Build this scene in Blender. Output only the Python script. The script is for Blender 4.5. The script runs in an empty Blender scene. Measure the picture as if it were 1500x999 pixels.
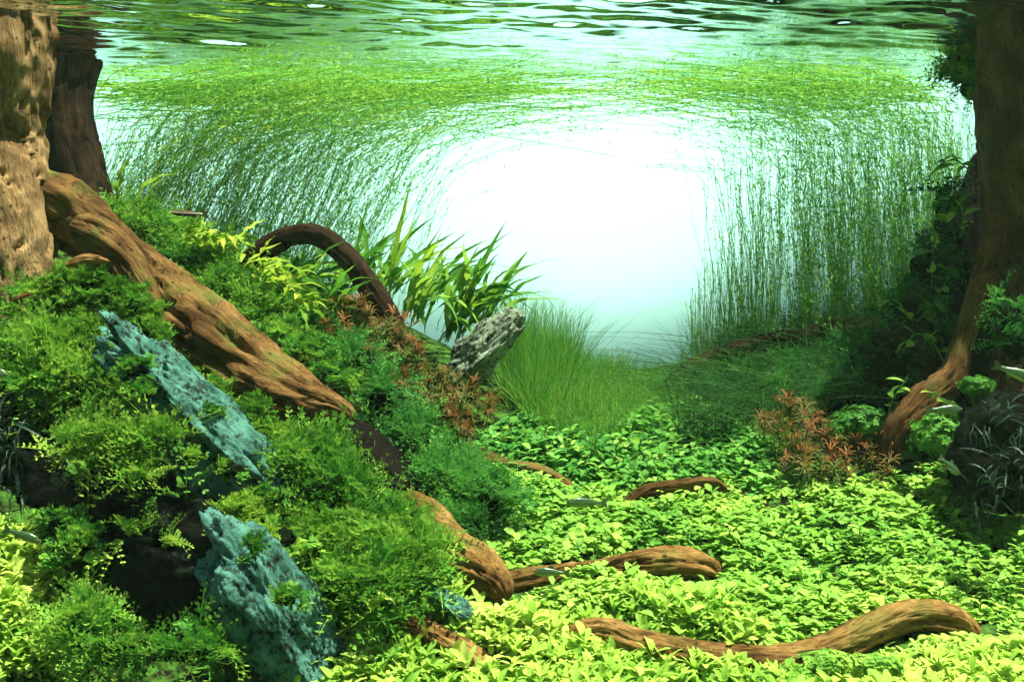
import bpy, math, random
import numpy as np
from mathutils import Vector, Matrix

# ------------------------------------------------------------------ camera, world, sun, exposure
SC = bpy.context.scene
COL = SC.collection
CAMZ, F, HZ = 0.55, 1700.0, 400.0          # eye height, focal length and horizon row in photo pixels
WATER_Z, BACK_Y = 0.906, 2.20

cam_d = bpy.data.cameras.new("camera")
cam = bpy.data.objects.new("camera", cam_d); COL.objects.link(cam)
cam.location = (0, 0, CAMZ); cam.rotation_euler = (math.radians(90), 0, 0)
cam_d.sensor_width = 36.0; cam_d.lens = 36.0 * F / 1500.0
cam_d.shift_y = -(499.5 - HZ) / 1500.0
cam_d.clip_start = 0.01; cam_d.clip_end = 50.0
SC.camera = cam

SUN_EL, SUN_AZ = 75.0, 98.0                # azimuth measured from +Y towards +X: high, from the right
w = bpy.data.worlds.new("World"); SC.world = w; w.use_nodes = True
nt = w.node_tree; bg = nt.nodes["Background"]
sky = nt.nodes.new("ShaderNodeTexSky"); sky.sky_type = 'NISHITA'; sky.sun_disc = False
sky.sun_elevation = math.radians(SUN_EL); sky.sun_rotation = math.radians(SUN_AZ)
nt.links.new(sky.outputs[0], bg.inputs[0]); bg.inputs[1].default_value = 0.05

sun_d = bpy.data.lights.new("sun", 'SUN'); sun_d.energy = 5.0; sun_d.angle = math.radians(0.6)
sun_d.color = (1.0, 0.96, 0.84)
sun = bpy.data.objects.new("sun", sun_d); COL.objects.link(sun)
_e, _a = math.radians(SUN_EL), math.radians(SUN_AZ)
_dir = Vector((math.sin(_a) * math.cos(_e), math.cos(_a) * math.cos(_e), math.sin(_e)))
sun.rotation_euler = _dir.to_track_quat('Z', 'Y').to_euler()

vs = SC.view_settings
vs.view_transform = 'Standard'; vs.look = 'None'; vs.gamma = 1.0; vs.use_curve_mapping = False
vs.exposure = 1.5
SC.render.engine = 'CYCLES'
cy = SC.cycles
cy.max_bounces = 5; cy.diffuse_bounces = 2; cy.glossy_bounces = 2; cy.transmission_bounces = 3
cy.transparent_max_bounces = 6; cy.use_adaptive_sampling = True; cy.adaptive_threshold = 0.03; cy.use_denoising = True; cy.sample_clamp_indirect = 6.0

# ------------------------------------------------------------------ helpers
rng = np.random.default_rng(11)
random.seed(5)

def P(px, py, d):
    """photo pixel + distance -> world point"""
    return np.array(((px - 750.0) / F * d, d, CAMZ + (HZ - py) / F * d))

def proj(p):
    p = np.asarray(p)
    return 750 + p[..., 0] / p[..., 1] * F, HZ - (p[..., 2] - CAMZ) / p[..., 1] * F

_tab = np.random.default_rng(3).random(4096)
def vnoise(p):
    """smooth value noise in [-1,1] for an array of 3-D points"""
    p = np.asarray(p, float); i = np.floor(p).astype(np.int64); f = p - i
    f = f * f * f * (f * (f * 6 - 15) + 10)
    out = 0
    for dx in (0, 1):
        wx = f[..., 0] if dx else 1 - f[..., 0]
        for dy in (0, 1):
            wy = f[..., 1] if dy else 1 - f[..., 1]
            for dz in (0, 1):
                wz = f[..., 2] if dz else 1 - f[..., 2]
                h = ((i[..., 0] + dx) * 73856093) ^ ((i[..., 1] + dy) * 19349663) ^ ((i[..., 2] + dz) * 83492791)
                out = out + wx * wy * wz * _tab[(h ^ (h >> 13)) & 4095]
    return out * 2 - 1

def fbm(p, oct=4):
    s, a = 0, 0.5
    p = np.asarray(p, float)
    for k in range(oct):
        s = s + a * vnoise(p + 17.3 * k); p = p * 2.03; a *= 0.5
    return s

def mesh_from(name, verts, faces, mat=None, smooth=True, attrs=None):
    """faces: list of (n,3) / (n,4) int arrays"""
    me = bpy.data.meshes.new(name)
    verts = np.ascontiguousarray(verts, np.float32).reshape(-1, 3)
    faces = [np.asarray(f, np.int32) for f in faces if len(f)]
    loops = np.concatenate([f.ravel() for f in faces])
    sizes = np.concatenate([np.full(len(f), f.shape[1], np.int32) for f in faces])
    starts = np.concatenate(([0], np.cumsum(sizes)[:-1])).astype(np.int32)
    me.vertices.add(len(verts)); me.vertices.foreach_set("co", verts.ravel())
    me.loops.add(len(loops)); me.loops.foreach_set("vertex_index", loops)
    me.polygons.add(len(sizes)); me.polygons.foreach_set("loop_start", starts)
    me.polygons.foreach_set("use_smooth", np.full(len(sizes), smooth, bool))
    for k, v in (attrs or {}).items():
        v = np.asarray(v, np.float32)
        if v.ndim == 1:
            a = me.attributes.new(k, 'FLOAT', 'POINT'); a.data.foreach_set("value", v)
        else:
            a = me.attributes.new(k, 'FLOAT_VECTOR', 'POINT'); a.data.foreach_set("vector", v.ravel())
    me.update(calc_edges=True); me.validate()
    if mat: me.materials.append(mat)
    return me

def obj(name, me, parent=None):
    o = bpy.data.objects.new(name, me); COL.objects.link(o)
    if parent is not None: o.parent = parent
    return o

def tag(o, label=None, cat=None, group=None, kind=None):
    if label: o["label"] = label
    if cat: o["category"] = cat
    if group: o["group"] = group
    if kind: o["kind"] = kind
    return o

def empty(name, loc):
    o = bpy.data.objects.new(name, None); COL.objects.link(o); o.location = loc
    o.empty_display_size = 0.02
    return o

# ---- materials
def nodes_of(name):
    m = bpy.data.materials.new(name); m.use_nodes = True
    t = m.node_tree; t.nodes.clear()
    out = t.nodes.new("ShaderNodeOutputMaterial")
    return m, t, out

def N(t, kind, **kw):
    n = t.nodes.new(kind)
    for k, v in kw.items():
        if k.startswith("i_"): n.inputs[k[2:].replace("_", " ")].default_value = v
        else: setattr(n, k, v)
    return n

def ramp(t, stops):
    r = t.nodes.new("ShaderNodeValToRGB"); e = r.color_ramp.elements
    while len(e) < len(stops): e.new(0.5)
    for k, (p, c) in enumerate(stops):
        e[k].position = p; e[k].color = (*c, 1)
    return r

def leaf_mat(name, stops, transl=0.4, rough=0.6, spec=0.15, nscale=40.0):
    m, t, out = nodes_of(name); L = t.links.new
    at = N(t, "ShaderNodeAttribute", attribute_name="tint")
    oi = N(t, "ShaderNodeObjectInfo")
    tc = N(t, "ShaderNodeTexCoord")
    nz = N(t, "ShaderNodeTexNoise"); nz.inputs["Scale"].default_value = nscale; nz.inputs["Detail"].default_value = 2
    L(tc.outputs["Object"], nz.inputs["Vector"])
    a = N(t, "ShaderNodeMath", operation='MULTIPLY_ADD'); L(oi.outputs["Random"], a.inputs[0]); a.inputs[1].default_value = 0.3
    L(at.outputs["Fac"], a.inputs[2])
    b = N(t, "ShaderNodeMath", operation='MULTIPLY_ADD'); L(nz.outputs["Fac"], b.inputs[0]); b.inputs[1].default_value = 0.35
    L(a.outputs[0], b.inputs[2])
    c = N(t, "ShaderNodeMath", operation='SUBTRACT'); L(b.outputs[0], c.inputs[0]); c.inputs[1].default_value = 0.3
    r = ramp(t, stops); L(c.outputs[0], r.inputs[0])
    pb = N(t, "ShaderNodeBsdfPrincipled"); L(r.outputs[0], pb.inputs["Base Color"])
    pb.inputs["Roughness"].default_value = rough; pb.inputs["Specular IOR Level"].default_value = spec
    tr = N(t, "ShaderNodeBsdfTranslucent"); L(r.outputs[0], tr.inputs["Color"])
    mx = N(t, "ShaderNodeMixShader"); mx.inputs[0].default_value = transl
    L(pb.outputs[0], mx.inputs[1]); L(tr.outputs[0], mx.inputs[2]); L(mx.outputs[0], out.inputs[0])
    return m

def wood_mat(name, dark, mid, light, moss=0.0, gscale=1.0):
    m, t, out = nodes_of(name); L = t.links.new
    at = N(t, "ShaderNodeAttribute", attribute_name="grain")
    n1 = N(t, "ShaderNodeTexNoise"); n1.inputs["Scale"].default_value = 260 * gscale; n1.inputs["Detail"].default_value = 6
    n1.inputs["Roughness"].default_value = 0.65
    L(at.outputs["Vector"], n1.inputs["Vector"])
    n2 = N(t, "ShaderNodeTexNoise"); n2.inputs["Scale"].default_value = 60 * gscale; n2.inputs["Detail"].default_value = 4
    L(at.outputs["Vector"], n2.inputs["Vector"])
    tc = N(t, "ShaderNodeTexCoord")
    n3 = N(t, "ShaderNodeTexNoise"); n3.inputs["Scale"].default_value = 14; n3.inputs["Detail"].default_value = 5
    L(tc.outputs["Object"], n3.inputs["Vector"])
    s = N(t, "ShaderNodeMath", operation='MULTIPLY_ADD'); L(n1.outputs["Fac"], s.inputs[0]); s.inputs[1].default_value = 0.5
    n6 = N(t, "ShaderNodeTexNoise"); n6.inputs["Scale"].default_value = 70; n6.inputs["Detail"].default_value = 8; n6.inputs["Roughness"].default_value = 0.7
    L(tc.outputs["Object"], n6.inputs["Vector"])
    s6 = N(t, "ShaderNodeMath", operation='MULTIPLY'); L(n6.outputs["Fac"], s6.inputs[0]); s6.inputs[1].default_value = 0.25
    s2 = N(t, "ShaderNodeMath", operation='MULTIPLY_ADD'); L(n2.outputs["Fac"], s2.inputs[0]); s2.inputs[1].default_value = 0.25; L(s6.outputs[0], s2.inputs[2])
    L(s2.outputs[0], s.inputs[2])
    n5 = N(t, "ShaderNodeTexNoise"); n5.inputs["Scale"].default_value = 750 * gscale; n5.inputs["Detail"].default_value = 3
    L(at.outputs["Vector"], n5.inputs["Vector"])
    r = ramp(t, [(0.33, dark), (0.44, mid), (0.64, light)]); L(s.outputs[0], r.inputs[0])
    r5 = ramp(t, [(0.36, (0.25, 0.2, 0.17)), (0.5, (1, 1, 1))]); L(n5.outputs["Fac"], r5.inputs[0])
    m5 = N(t, "ShaderNodeMix", data_type='RGBA', blend_type='MULTIPLY'); m5.inputs[0].default_value = 0.7
    L(r.outputs[0], m5.inputs[6]); L(r5.outputs[0], m5.inputs[7])
    r3 = ramp(t, [(0.40, (0.35, 0.30, 0.26)), (0.56, (1, 1, 1))]); L(n3.outputs["Fac"], r3.inputs[0])
    mm = N(t, "ShaderNodeMix", data_type='RGBA', blend_type='MULTIPLY'); mm.inputs[0].default_value = 0.8
    L(m5.outputs[2], mm.inputs[6]); L(r3.outputs[0], mm.inputs[7])
    col = mm.outputs[2]
    if moss:
        n4 = N(t, "ShaderNodeTexNoise"); n4.inputs["Scale"].default_value = 22; n4.inputs["Detail"].default_value = 6
        L(tc.outputs["Object"], n4.inputs["Vector"])
        r4 = ramp(t, [(0.52, (0, 0, 0)), (0.68, (moss, moss, moss))]); L(n4.outputs["Fac"], r4.inputs[0])
        mg = N(t, "ShaderNodeMix", data_type='RGBA'); L(r4.outputs[0], mg.inputs[0]); L(col, mg.inputs[6])
        mg.inputs[7].default_value = (0.07, 0.13, 0.02, 1); col = mg.outputs[2]
    # small dark bore holes
    vo = N(t, "ShaderNodeTexVoronoi"); vo.inputs["Scale"].default_value = 55
    L(tc.outputs["Object"], vo.inputs["Vector"])
    rv = ramp(t, [(0.10, (0.12, 0.10, 0.08)), (0.17, (1, 1, 1))]); L(vo.outputs["Distance"], rv.inputs[0])
    mv = N(t, "ShaderNodeMix", data_type='RGBA', blend_type='MULTIPLY'); mv.inputs[0].default_value = 0.75
    L(col, mv.inputs[6]); L(rv.outputs[0], mv.inputs[7])
    pb = N(t, "ShaderNodeBsdfPrincipled"); L(mv.outputs[2], pb.inputs["Base Color"])
    pb.inputs["Roughness"].default_value = 0.85; pb.inputs["Specular IOR Level"].default_value = 0.06
    bu = N(t, "ShaderNodeBump"); bu.inputs["Strength"].default_value = 1.0; bu.inputs["Distance"].default_value = 0.006
    L(s.outputs[0], bu.inputs["Height"]); L(bu.outputs[0], pb.inputs["Normal"]); L(pb.outputs[0], out.inputs[0])
    return m

def rock_mat(name, base, coat, coat2, amount, speck=1.0):
    """dark pitted stone under a broken coat of algae"""
    m, t, out = nodes_of(name); L = t.links.new
    tc = N(t, "ShaderNodeTexCoord")
    n1 = N(t, "ShaderNodeTexNoise"); n1.inputs["Scale"].default_value = 26; n1.inputs["Detail"].default_value = 8; n1.inputs["Roughness"].default_value = 0.68
    n2 = N(t, "ShaderNodeTexNoise"); n2.inputs["Scale"].default_value = 150; n2.inputs["Detail"].default_value = 6; n2.inputs["Roughness"].default_value = 0.7
    n3 = N(t, "ShaderNodeTexNoise"); n3.inputs["Scale"].default_value = 35; n3.inputs["Detail"].default_value = 4
    for n in (n1, n2, n3): L(tc.outputs["Object"], n.inputs["Vector"])
    rc = ramp(t, [(0.35, coat), (0.62, coat2)]); L(n3.outputs["Fac"], rc.inputs[0])
    h1 = N(t, "ShaderNodeMath", operation='MULTIPLY'); L(n1.outputs["Fac"], h1.inputs[0]); h1.inputs[1].default_value = 0.45
    a = N(t, "ShaderNodeMath", operation='MULTIPLY_ADD'); L(n2.outputs["Fac"], a.inputs[0]); a.inputs[1].default_value = 0.65 * speck
    L(h1.outputs[0], a.inputs[2])
    k = 0.225 + 0.325 * speck
    rm = ramp(t, [(k - amount - 0.04, (0, 0, 0)), (k - amount + 0.06, (1, 1, 1))]); L(a.outputs[0], rm.inputs[0])
    mx = N(t, "ShaderNodeMix", data_type='RGBA'); L(rm.outputs[0], mx.inputs[0])
    mx.inputs[6].default_value = (*base, 1); L(rc.outputs[0], mx.inputs[7])
    pb = N(t, "ShaderNodeBsdfPrincipled"); L(mx.outputs[2], pb.inputs["Base Color"])
    pb.inputs["Roughness"].default_value = 0.9; pb.inputs["Specular IOR Level"].default_value = 0.04
    bu = N(t, "ShaderNodeBump"); bu.inputs["Strength"].default_value = 1.0; bu.inputs["Distance"].default_value = 0.007
    L(a.outputs[0], bu.inputs["Height"]); L(bu.outputs[0], pb.inputs["Normal"]); L(pb.outputs[0], out.inputs[0])
    return m

def plain_mat(name, col, rough=0.5, spec=0.4):
    m, t, out = nodes_of(name)
    tc = N(t, "ShaderNodeTexCoord"); nz = N(t, "ShaderNodeTexNoise"); nz.inputs["Scale"].default_value = 120
    t.links.new(tc.outputs["Object"], nz.inputs["Vector"])
    r = ramp(t, [(0.3, tuple(c * 0.7 for c in col)), (0.7, tuple(min(1, c * 1.2) for c in col))])
    t.links.new(nz.outputs["Fac"], r.inputs[0])
    pb = N(t, "ShaderNodeBsdfPrincipled"); t.links.new(r.outputs[0], pb.inputs["Base Color"])
    pb.inputs["Roughness"].default_value = rough; pb.inputs["Specular IOR Level"].default_value = spec
    t.links.new(pb.outputs[0], out.inputs[0])
    return m

M = {}
M["carpet_front"] = leaf_mat("carpet_front", [(0.0, (0.20, 0.45, 0.05)), (0.45, (0.41, 0.62, 0.085)), (1.0, (0.62, 0.73, 0.18))], 0.48)  # yellow-green species; the brighter light at the front is put into it too
M["carpet"] = leaf_mat("carpet", [(0.0, (0.13, 0.35, 0.04)), (0.45, (0.29, 0.54, 0.07)), (1.0, (0.54, 0.69, 0.13))], 0.48)
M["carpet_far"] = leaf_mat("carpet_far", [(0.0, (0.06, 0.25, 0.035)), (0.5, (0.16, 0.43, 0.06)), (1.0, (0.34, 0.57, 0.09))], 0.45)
M["moss"] = leaf_mat("moss", [(0.0, (0.014, 0.08, 0.009)), (0.5, (0.065, 0.25, 0.024)), (1.0, (0.28, 0.50, 0.055))], 0.38)
M["moss_yellow"] = leaf_mat("moss_yellow", [(0.0, (0.03, 0.12, 0.011)), (0.5, (0.11, 0.29, 0.026)), (1.0, (0.36, 0.55, 0.06))], 0.38)
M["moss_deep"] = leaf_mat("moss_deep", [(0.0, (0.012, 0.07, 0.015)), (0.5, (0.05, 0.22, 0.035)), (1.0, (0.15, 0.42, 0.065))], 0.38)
M["fern"] = leaf_mat("fern", [(0.0, (0.035, 0.15, 0.015)), (0.5, (0.10, 0.30, 0.025)), (1.0, (0.30, 0.46, 0.035))], 0.45, nscale=20)
M["fern_yellow"] = leaf_mat("fern_yellow", [(0.0, (0.10, 0.26, 0.02)), (0.5, (0.24, 0.42, 0.03)), (1.0, (0.46, 0.54, 0.06))], 0.45, nscale=20)
M["red"] = leaf_mat("red", [(0.0, (0.05, 0.16, 0.02)), (0.40, (0.11, 0.12, 0.02)), (0.68, (0.15, 0.065, 0.016)), (1.0, (0.27, 0.12, 0.03))], 0.35)
M["stem"] = leaf_mat("stem", [(0.0, (0.12, 0.36, 0.07)), (0.5, (0.26, 0.56, 0.09)), (1.0, (0.52, 0.66, 0.08))], 0.58)
M["grass"] = leaf_mat("grass", [(0.0, (0.08, 0.34, 0.05)), (0.5, (0.18, 0.52, 0.08)), (1.0, (0.42, 0.64, 0.09))], 0.5)
M["grass_dark"] = leaf_mat("grass_dark", [(0.0, (0.02, 0.10, 0.02)), (0.5, (0.06, 0.23, 0.035)), (1.0, (0.24, 0.46, 0.06))], 0.4)
M["bush"] = leaf_mat("bush", [(0.0, (0.03, 0.14, 0.02)), (0.5, (0.08, 0.28, 0.03)), (1.0, (0.18, 0.40, 0.05))], 0.35)
M["vine"] = leaf_mat("vine", [(0.0, (0.03, 0.12, 0.02)), (0.5, (0.08, 0.24, 0.03)), (1.0, (0.25, 0.42, 0.05))], 0.40)
M["pale_moss"] = leaf_mat("pale_moss", [(0.0, (0.005, 0.020, 0.009)), (0.8, (0.012, 0.045, 0.02)), (1.0, (0.10, 0.18, 0.13))], 0.2, rough=0.5, spec=0.2)
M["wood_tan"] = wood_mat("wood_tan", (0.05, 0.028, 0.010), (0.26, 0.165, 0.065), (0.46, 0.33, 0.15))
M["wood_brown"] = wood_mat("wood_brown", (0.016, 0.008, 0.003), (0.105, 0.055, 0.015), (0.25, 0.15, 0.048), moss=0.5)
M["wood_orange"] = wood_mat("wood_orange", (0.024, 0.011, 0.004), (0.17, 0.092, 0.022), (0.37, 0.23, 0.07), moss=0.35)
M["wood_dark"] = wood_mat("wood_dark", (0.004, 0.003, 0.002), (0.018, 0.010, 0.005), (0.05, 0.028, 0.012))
M["wood_shade"] = wood_mat("wood_shade", (0.02, 0.012, 0.006), (0.09, 0.055, 0.025), (0.19, 0.12, 0.055))  # wood darkened to carry the shade on the right trunk
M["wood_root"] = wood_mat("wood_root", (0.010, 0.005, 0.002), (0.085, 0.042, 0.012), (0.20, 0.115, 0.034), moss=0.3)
M["wood_deep_shade"] = wood_mat("wood_deep_shade", (0.002, 0.0015, 0.001), (0.004, 0.003, 0.0015), (0.010, 0.006, 0.003))  # near black: deep shade put into the wood colour
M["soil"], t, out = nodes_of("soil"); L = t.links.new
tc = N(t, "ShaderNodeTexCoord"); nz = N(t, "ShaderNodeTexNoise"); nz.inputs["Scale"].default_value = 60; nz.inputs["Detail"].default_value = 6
L(tc.outputs["Object"], nz.inputs["Vector"]); r = ramp(t, [(0.40, (0.010, 0.008, 0.004)), (0.50, (0.030, 0.075, 0.010)), (0.65, (0.05, 0.14, 0.015))]); L(nz.outputs["Fac"], r.inputs[0])  # green in the soil stands in for fill light between carpet leaves
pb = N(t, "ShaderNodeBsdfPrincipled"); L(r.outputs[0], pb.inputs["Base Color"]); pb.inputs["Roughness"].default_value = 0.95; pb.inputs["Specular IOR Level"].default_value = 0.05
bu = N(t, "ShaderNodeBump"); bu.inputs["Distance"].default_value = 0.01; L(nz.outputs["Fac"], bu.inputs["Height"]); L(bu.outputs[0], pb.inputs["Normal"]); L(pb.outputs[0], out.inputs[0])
M["core"] = plain_mat("core", (0.003, 0.006, 0.002), 0.95, 0.02)  # near black: shade between moss fronds put into the colour
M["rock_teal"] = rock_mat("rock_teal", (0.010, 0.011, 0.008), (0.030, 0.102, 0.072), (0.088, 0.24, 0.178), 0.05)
M["rock_dark"] = rock_mat("rock_dark", (0.003, 0.003, 0.002), (0.006, 0.014, 0.009), (0.02, 0.04, 0.026), -0.06)  # black edge rocks; also carries the shade of the left hollows
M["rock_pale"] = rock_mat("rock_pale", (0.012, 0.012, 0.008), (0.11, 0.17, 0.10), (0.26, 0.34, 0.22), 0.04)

# ------------------------------------------------------------------ ground: a soil bank, low in front, high on the left
ctrl = [(900,999,1.15),(900,900,1.27),(900,800,1.40),(900,720,1.58),(900,650,1.75),(900,585,1.95),(900,555,2.10),
        (1300,999,1.15),(1300,850,1.35),(1300,705,1.58),(1200,610,1.80),(1100,540,2.0),(1400,500,1.95),(1450,720,1.55),(1600,800,1.4),(1600,999,1.15),
        (1250,500,2.05),(1450,880,1.35),(1040,560,2.05),
        (500,985,1.15),(430,900,1.22),(100,985,1.15),(300,720,1.36),(470,660,1.47),(150,590,1.42),(80,480,1.52),(560,600,1.72),
        (350,450,1.85),(200,350,1.97),(600,500,1.95),(700,580,1.82),(640,790,1.38),(560,800,1.32),(700,700,1.55),(600,950,1.18),(760,650,1.72),
        (-150,999,1.15),(-150,700,1.3),(-100,450,1.55),(-50,350,1.97),(450,420,2.02),(700,520,2.05),(1600,600,1.75),(1650,480,2.1),(800,560,2.1),
        (500,880,1.24),(230,860,1.24),(20,800,1.20),(50,900,1.14)]
cp = np.array([P(*c) for c in ctrl])
# points that carry the sheet out past the picture
ext = np.array([(-1.4,1.2,0.20),(1.4,1.2,0.16),(-1.4,2.2,0.60),(1.4,2.2,0.50),(0,0.6,0.12),(-1.2,0.5,0.12),(1.2,0.5,0.12),(0,-0.4,0.11),(-1.2,-0.4,0.11),(1.2,-0.4,0.11),
                (0,2.25,0.36),(-0.5,2.25,0.52),(0.5,2.25,0.44)])
cp = np.vstack([cp, ext])
def _phi(r): return np.where(r > 1e-9, r * r * np.log(np.maximum(r, 1e-9)), 0)
_X = cp[:, :2]; _n = len(_X)
_K = _phi(np.linalg.norm(_X[:, None] - _X[None], axis=-1)) + np.eye(_n) * 2e-3
_Pm = np.hstack([np.ones((_n, 1)), _X])
_sol = np.linalg.solve(np.block([[_K, _Pm], [_Pm.T, np.zeros((3, 3))]]), np.concatenate([cp[:, 2], np.zeros(3)]))
def ground_z(x, y):
    x = np.asarray(x, float); y = np.asarray(y, float); sh = x.shape
    q = np.stack([x.ravel(), y.ravel()], -1)
    k = _phi(np.linalg.norm(q[:, None] - _X[None], axis=-1))
    z = k @ _sol[:_n] + _sol[_n] + q @ _sol[_n + 1:]
    z = np.clip(z, 0.06, 0.72)
    z = z + 0.014 * fbm(np.stack([q[:, 0] * 9, q[:, 1] * 9, q[:, 0] * 0 + 4.2], -1), 3)
    return z.reshape(sh)

gx = np.linspace(-1.4, 1.4, 141); gy = np.linspace(-0.5, 2.19, 136)
GX, GY = np.meshgrid(gx, gy)
GZ = ground_z(GX, GY)
gv = np.stack([GX, GY, GZ], -1).reshape(-1, 3)
def grid_faces(nr, nc):
    i = np.arange(nr - 1)[:, None] * nc + np.arange(nc - 1)[None]
    return np.stack([i, i + 1, i + nc + 1, i + nc], -1).reshape(-1, 4)
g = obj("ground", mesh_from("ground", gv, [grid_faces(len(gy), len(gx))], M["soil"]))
tag(g, "dark brown soil bank, greened to lighten the gaps between the plants", None, kind="structure")

def gz_fast(x, y):
    """bilinear lookup in the ground sheet"""
    fx = np.clip((np.asarray(x) - gx[0]) / (gx[1] - gx[0]), 0, len(gx) - 1.001); fy = np.clip((np.asarray(y) - gy[0]) / (gy[1] - gy[0]), 0, len(gy) - 1.001)
    ix, iy = fx.astype(int), fy.astype(int); u, v = fx - ix, fy - iy
    return (GZ[iy, ix] * (1-u) * (1-v) + GZ[iy, ix+1] * u * (1-v) + GZ[iy+1, ix] * (1-u) * v + GZ[iy+1, ix+1] * u * v)

# ------------------------------------------------------------------ water surface: rippled sheet, mirror-like from below
wx = np.linspace(-1.3, 1.3, 381); wy = np.concatenate([np.linspace(-0.5, 1.3, 40), np.linspace(1.304, 2.199, 230)])
WX, WY = np.meshgrid(wx, wy)
warp = fbm(np.stack([WX * 2.2, WY * 2.6, WX * 0 + 1.7], -1), 3)
warp2 = fbm(np.stack([WX * 3.1 + 9, WY * 3.1, WX * 0 + 7.7], -1), 3)
near = 1.25 * np.clip((2.40 - WY) / 0.5, 0.42, 1.1) * np.where(WY < 1.2, np.clip((WY - 0.6) / 0.6, 0.2, 1), 1)
h = np.zeros_like(WX)
for lam, ang, amp, ph in ((0.085, 100, 0.14, 0.0), (0.055, 110, 0.26, 1.3), (0.038, 100, 0.62, 2.1), (0.026, 106, 0.62, 0.7), (0.018, 102, 0.35, 3.0)):
    a = math.radians(ang); s = WX * math.cos(a) + WY * math.sin(a) + 0.06 * warp + 0.02 * warp2
    h += amp * lam * np.sin(2 * math.pi * s / lam + ph + 3.0 * warp2) * (0.6 + 0.9 * np.clip(warp + 0.3, 0, 1))
h += 0.035 * fbm(np.stack([WX * 20, WY * 26, WX * 0], -1), 3) * np.clip(-WX + 0.35, 0.15, 1.2)
h += 0.13 * fbm(np.stack([WX * 9 + WY * 3 + 2 * warp, WY * 34 - WX * 6, WX * 0 + 3.3], -1), 4)
WZ = WATER_Z + 0.040 * near * h
mw, t, out = nodes_of("water_surface"); L = t.links.new
fr = N(t, "ShaderNodeFresnel"); fr.inputs[0].default_value = 1.333
tb = N(t, "ShaderNodeBsdfTransparent"); tb.inputs[0].default_value = (0.97, 1.0, 0.985, 1)
gb = N(t, "ShaderNodeBsdfGlossy"); gb.inputs["Roughness"].default_value = 0.02; gb.inputs["Color"].default_value = (0.86, 0.97, 0.92, 1)
mx = N(t, "ShaderNodeMixShader"); L(fr.outputs[0], mx.inputs[0]); L(tb.outputs[0], mx.inputs[1]); L(gb.outputs[0], mx.inputs[2]); L(mx.outputs[0], out.inputs[0])
wo = obj("water", mesh_from("water", np.stack([WX, WY, WZ], -1), [grid_faces(len(wy), len(wx))], mw))
tag(wo, "rippling water surface seen from below, mirroring the plants", None, kind="structure")

def catmull(pts, n):
    pts = np.asarray(pts, float); m = len(pts)
    ext_ = np.vstack([2 * pts[0] - pts[1], pts, 2 * pts[-1] - pts[-2]])
    seg = np.linalg.norm(np.diff(pts[:, :3], axis=0), axis=1); cum = np.concatenate(([0], np.cumsum(seg)))
    u = np.linspace(0, cum[-1], n)
    i = np.clip(np.searchsorted(cum, u, side='right') - 1, 0, m - 2); f = ((u - cum[i]) / seg[i])[:, None]
    p0, p1, p2, p3 = ext_[i], ext_[i + 1], ext_[i + 2], ext_[i + 3]
    return 0.5 * (2 * p1 + (p2 - p0) * f + (2 * p0 - 5 * p1 + 4 * p2 - p3) * f ** 2 + (3 * p1 - p0 - 3 * p2 + p3) * f ** 3), cum[-1]

# ------------------------------------------------------------------ backlit frosted screen behind the tank
mt, t, out = nodes_of("frosted_screen"); L = t.links.new
tr = N(t, "ShaderNodeBsdfTranslucent"); tr.inputs[0].default_value = (0.54, 0.96, 0.79, 1)
df = N(t, "ShaderNodeBsdfDiffuse"); df.inputs[0].default_value = (0.54, 0.96, 0.79, 1)
mx = N(t, "ShaderNodeMixShader"); mx.inputs[0].default_value = 0.25
L(tr.outputs[0], mx.inputs[1]); L(df.outputs[0], mx.inputs[2]); L(mx.outputs[0], out.inputs[0])
xs = np.linspace(-1.5, 1.5, 41); zs = np.linspace(0.0, 1.2, 25)
SX, SZ = np.meshgrid(xs, zs)
so = obj("backdrop_screen", mesh_from("backdrop_screen", np.stack([SX, SX * 0 + BACK_Y, SZ], -1), [grid_faces(len(zs), len(xs))], mt))
tag(so, "frosted white screen glowing behind the whole planting", "backdrop")
me_, t, out = nodes_of("lamp_light"); L = t.links.new
em = N(t, "ShaderNodeEmission"); em.inputs[0].default_value = (0.93, 1.0, 0.97, 1); em.inputs[1].default_value = 0.98
L(em.outputs[0], out.inputs[0])
c0 = P(800, 150, BACK_Y + 0.09)
edge = [(120,300),(250,345),(420,385),(600,425),(760,455),(880,468),(970,455),(1050,420),(1120,372),(1200,332),(1300,305),(1420,285),(1420,-180),(120,-180)]
lc, _ = catmull(np.array([np.append(P(a, b, BACK_Y + 0.09), 1.0) for a, b in edge[:12]]), 50)
lv = np.vstack([lc[:, :3], [P(*edge[12], BACK_Y + 0.09), P(*edge[13], BACK_Y + 0.09)]]); NL = len(lv)
lv2 = lv + np.array((0, 0.03, 0))
lamp = empty("backlight_lamp", (c0[0], BACK_Y + 0.09, 0))
off = np.array((c0[0], BACK_Y + 0.09, 0))
lens = obj("lamp_panel", mesh_from("lamp_panel", lv - off, [np.arange(NL)[None]], me_, False), lamp)
k = np.arange(NL); k1 = (k + 1) % NL
hv = np.vstack([lv * [1, 1, 1] + [0, 0.002, 0], lv2]) - off
hous = obj("lamp_housing", mesh_from("lamp_housing", hv, [np.stack([k, k1, k1 + NL, k + NL], -1), (np.arange(NL) + NL)[None]], plain_mat("lamp_housing", (0.6, 0.6, 0.6)), False), lamp)
tag(lamp, "broad glowing lamp lighting the white screen from behind", "lamp")

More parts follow.
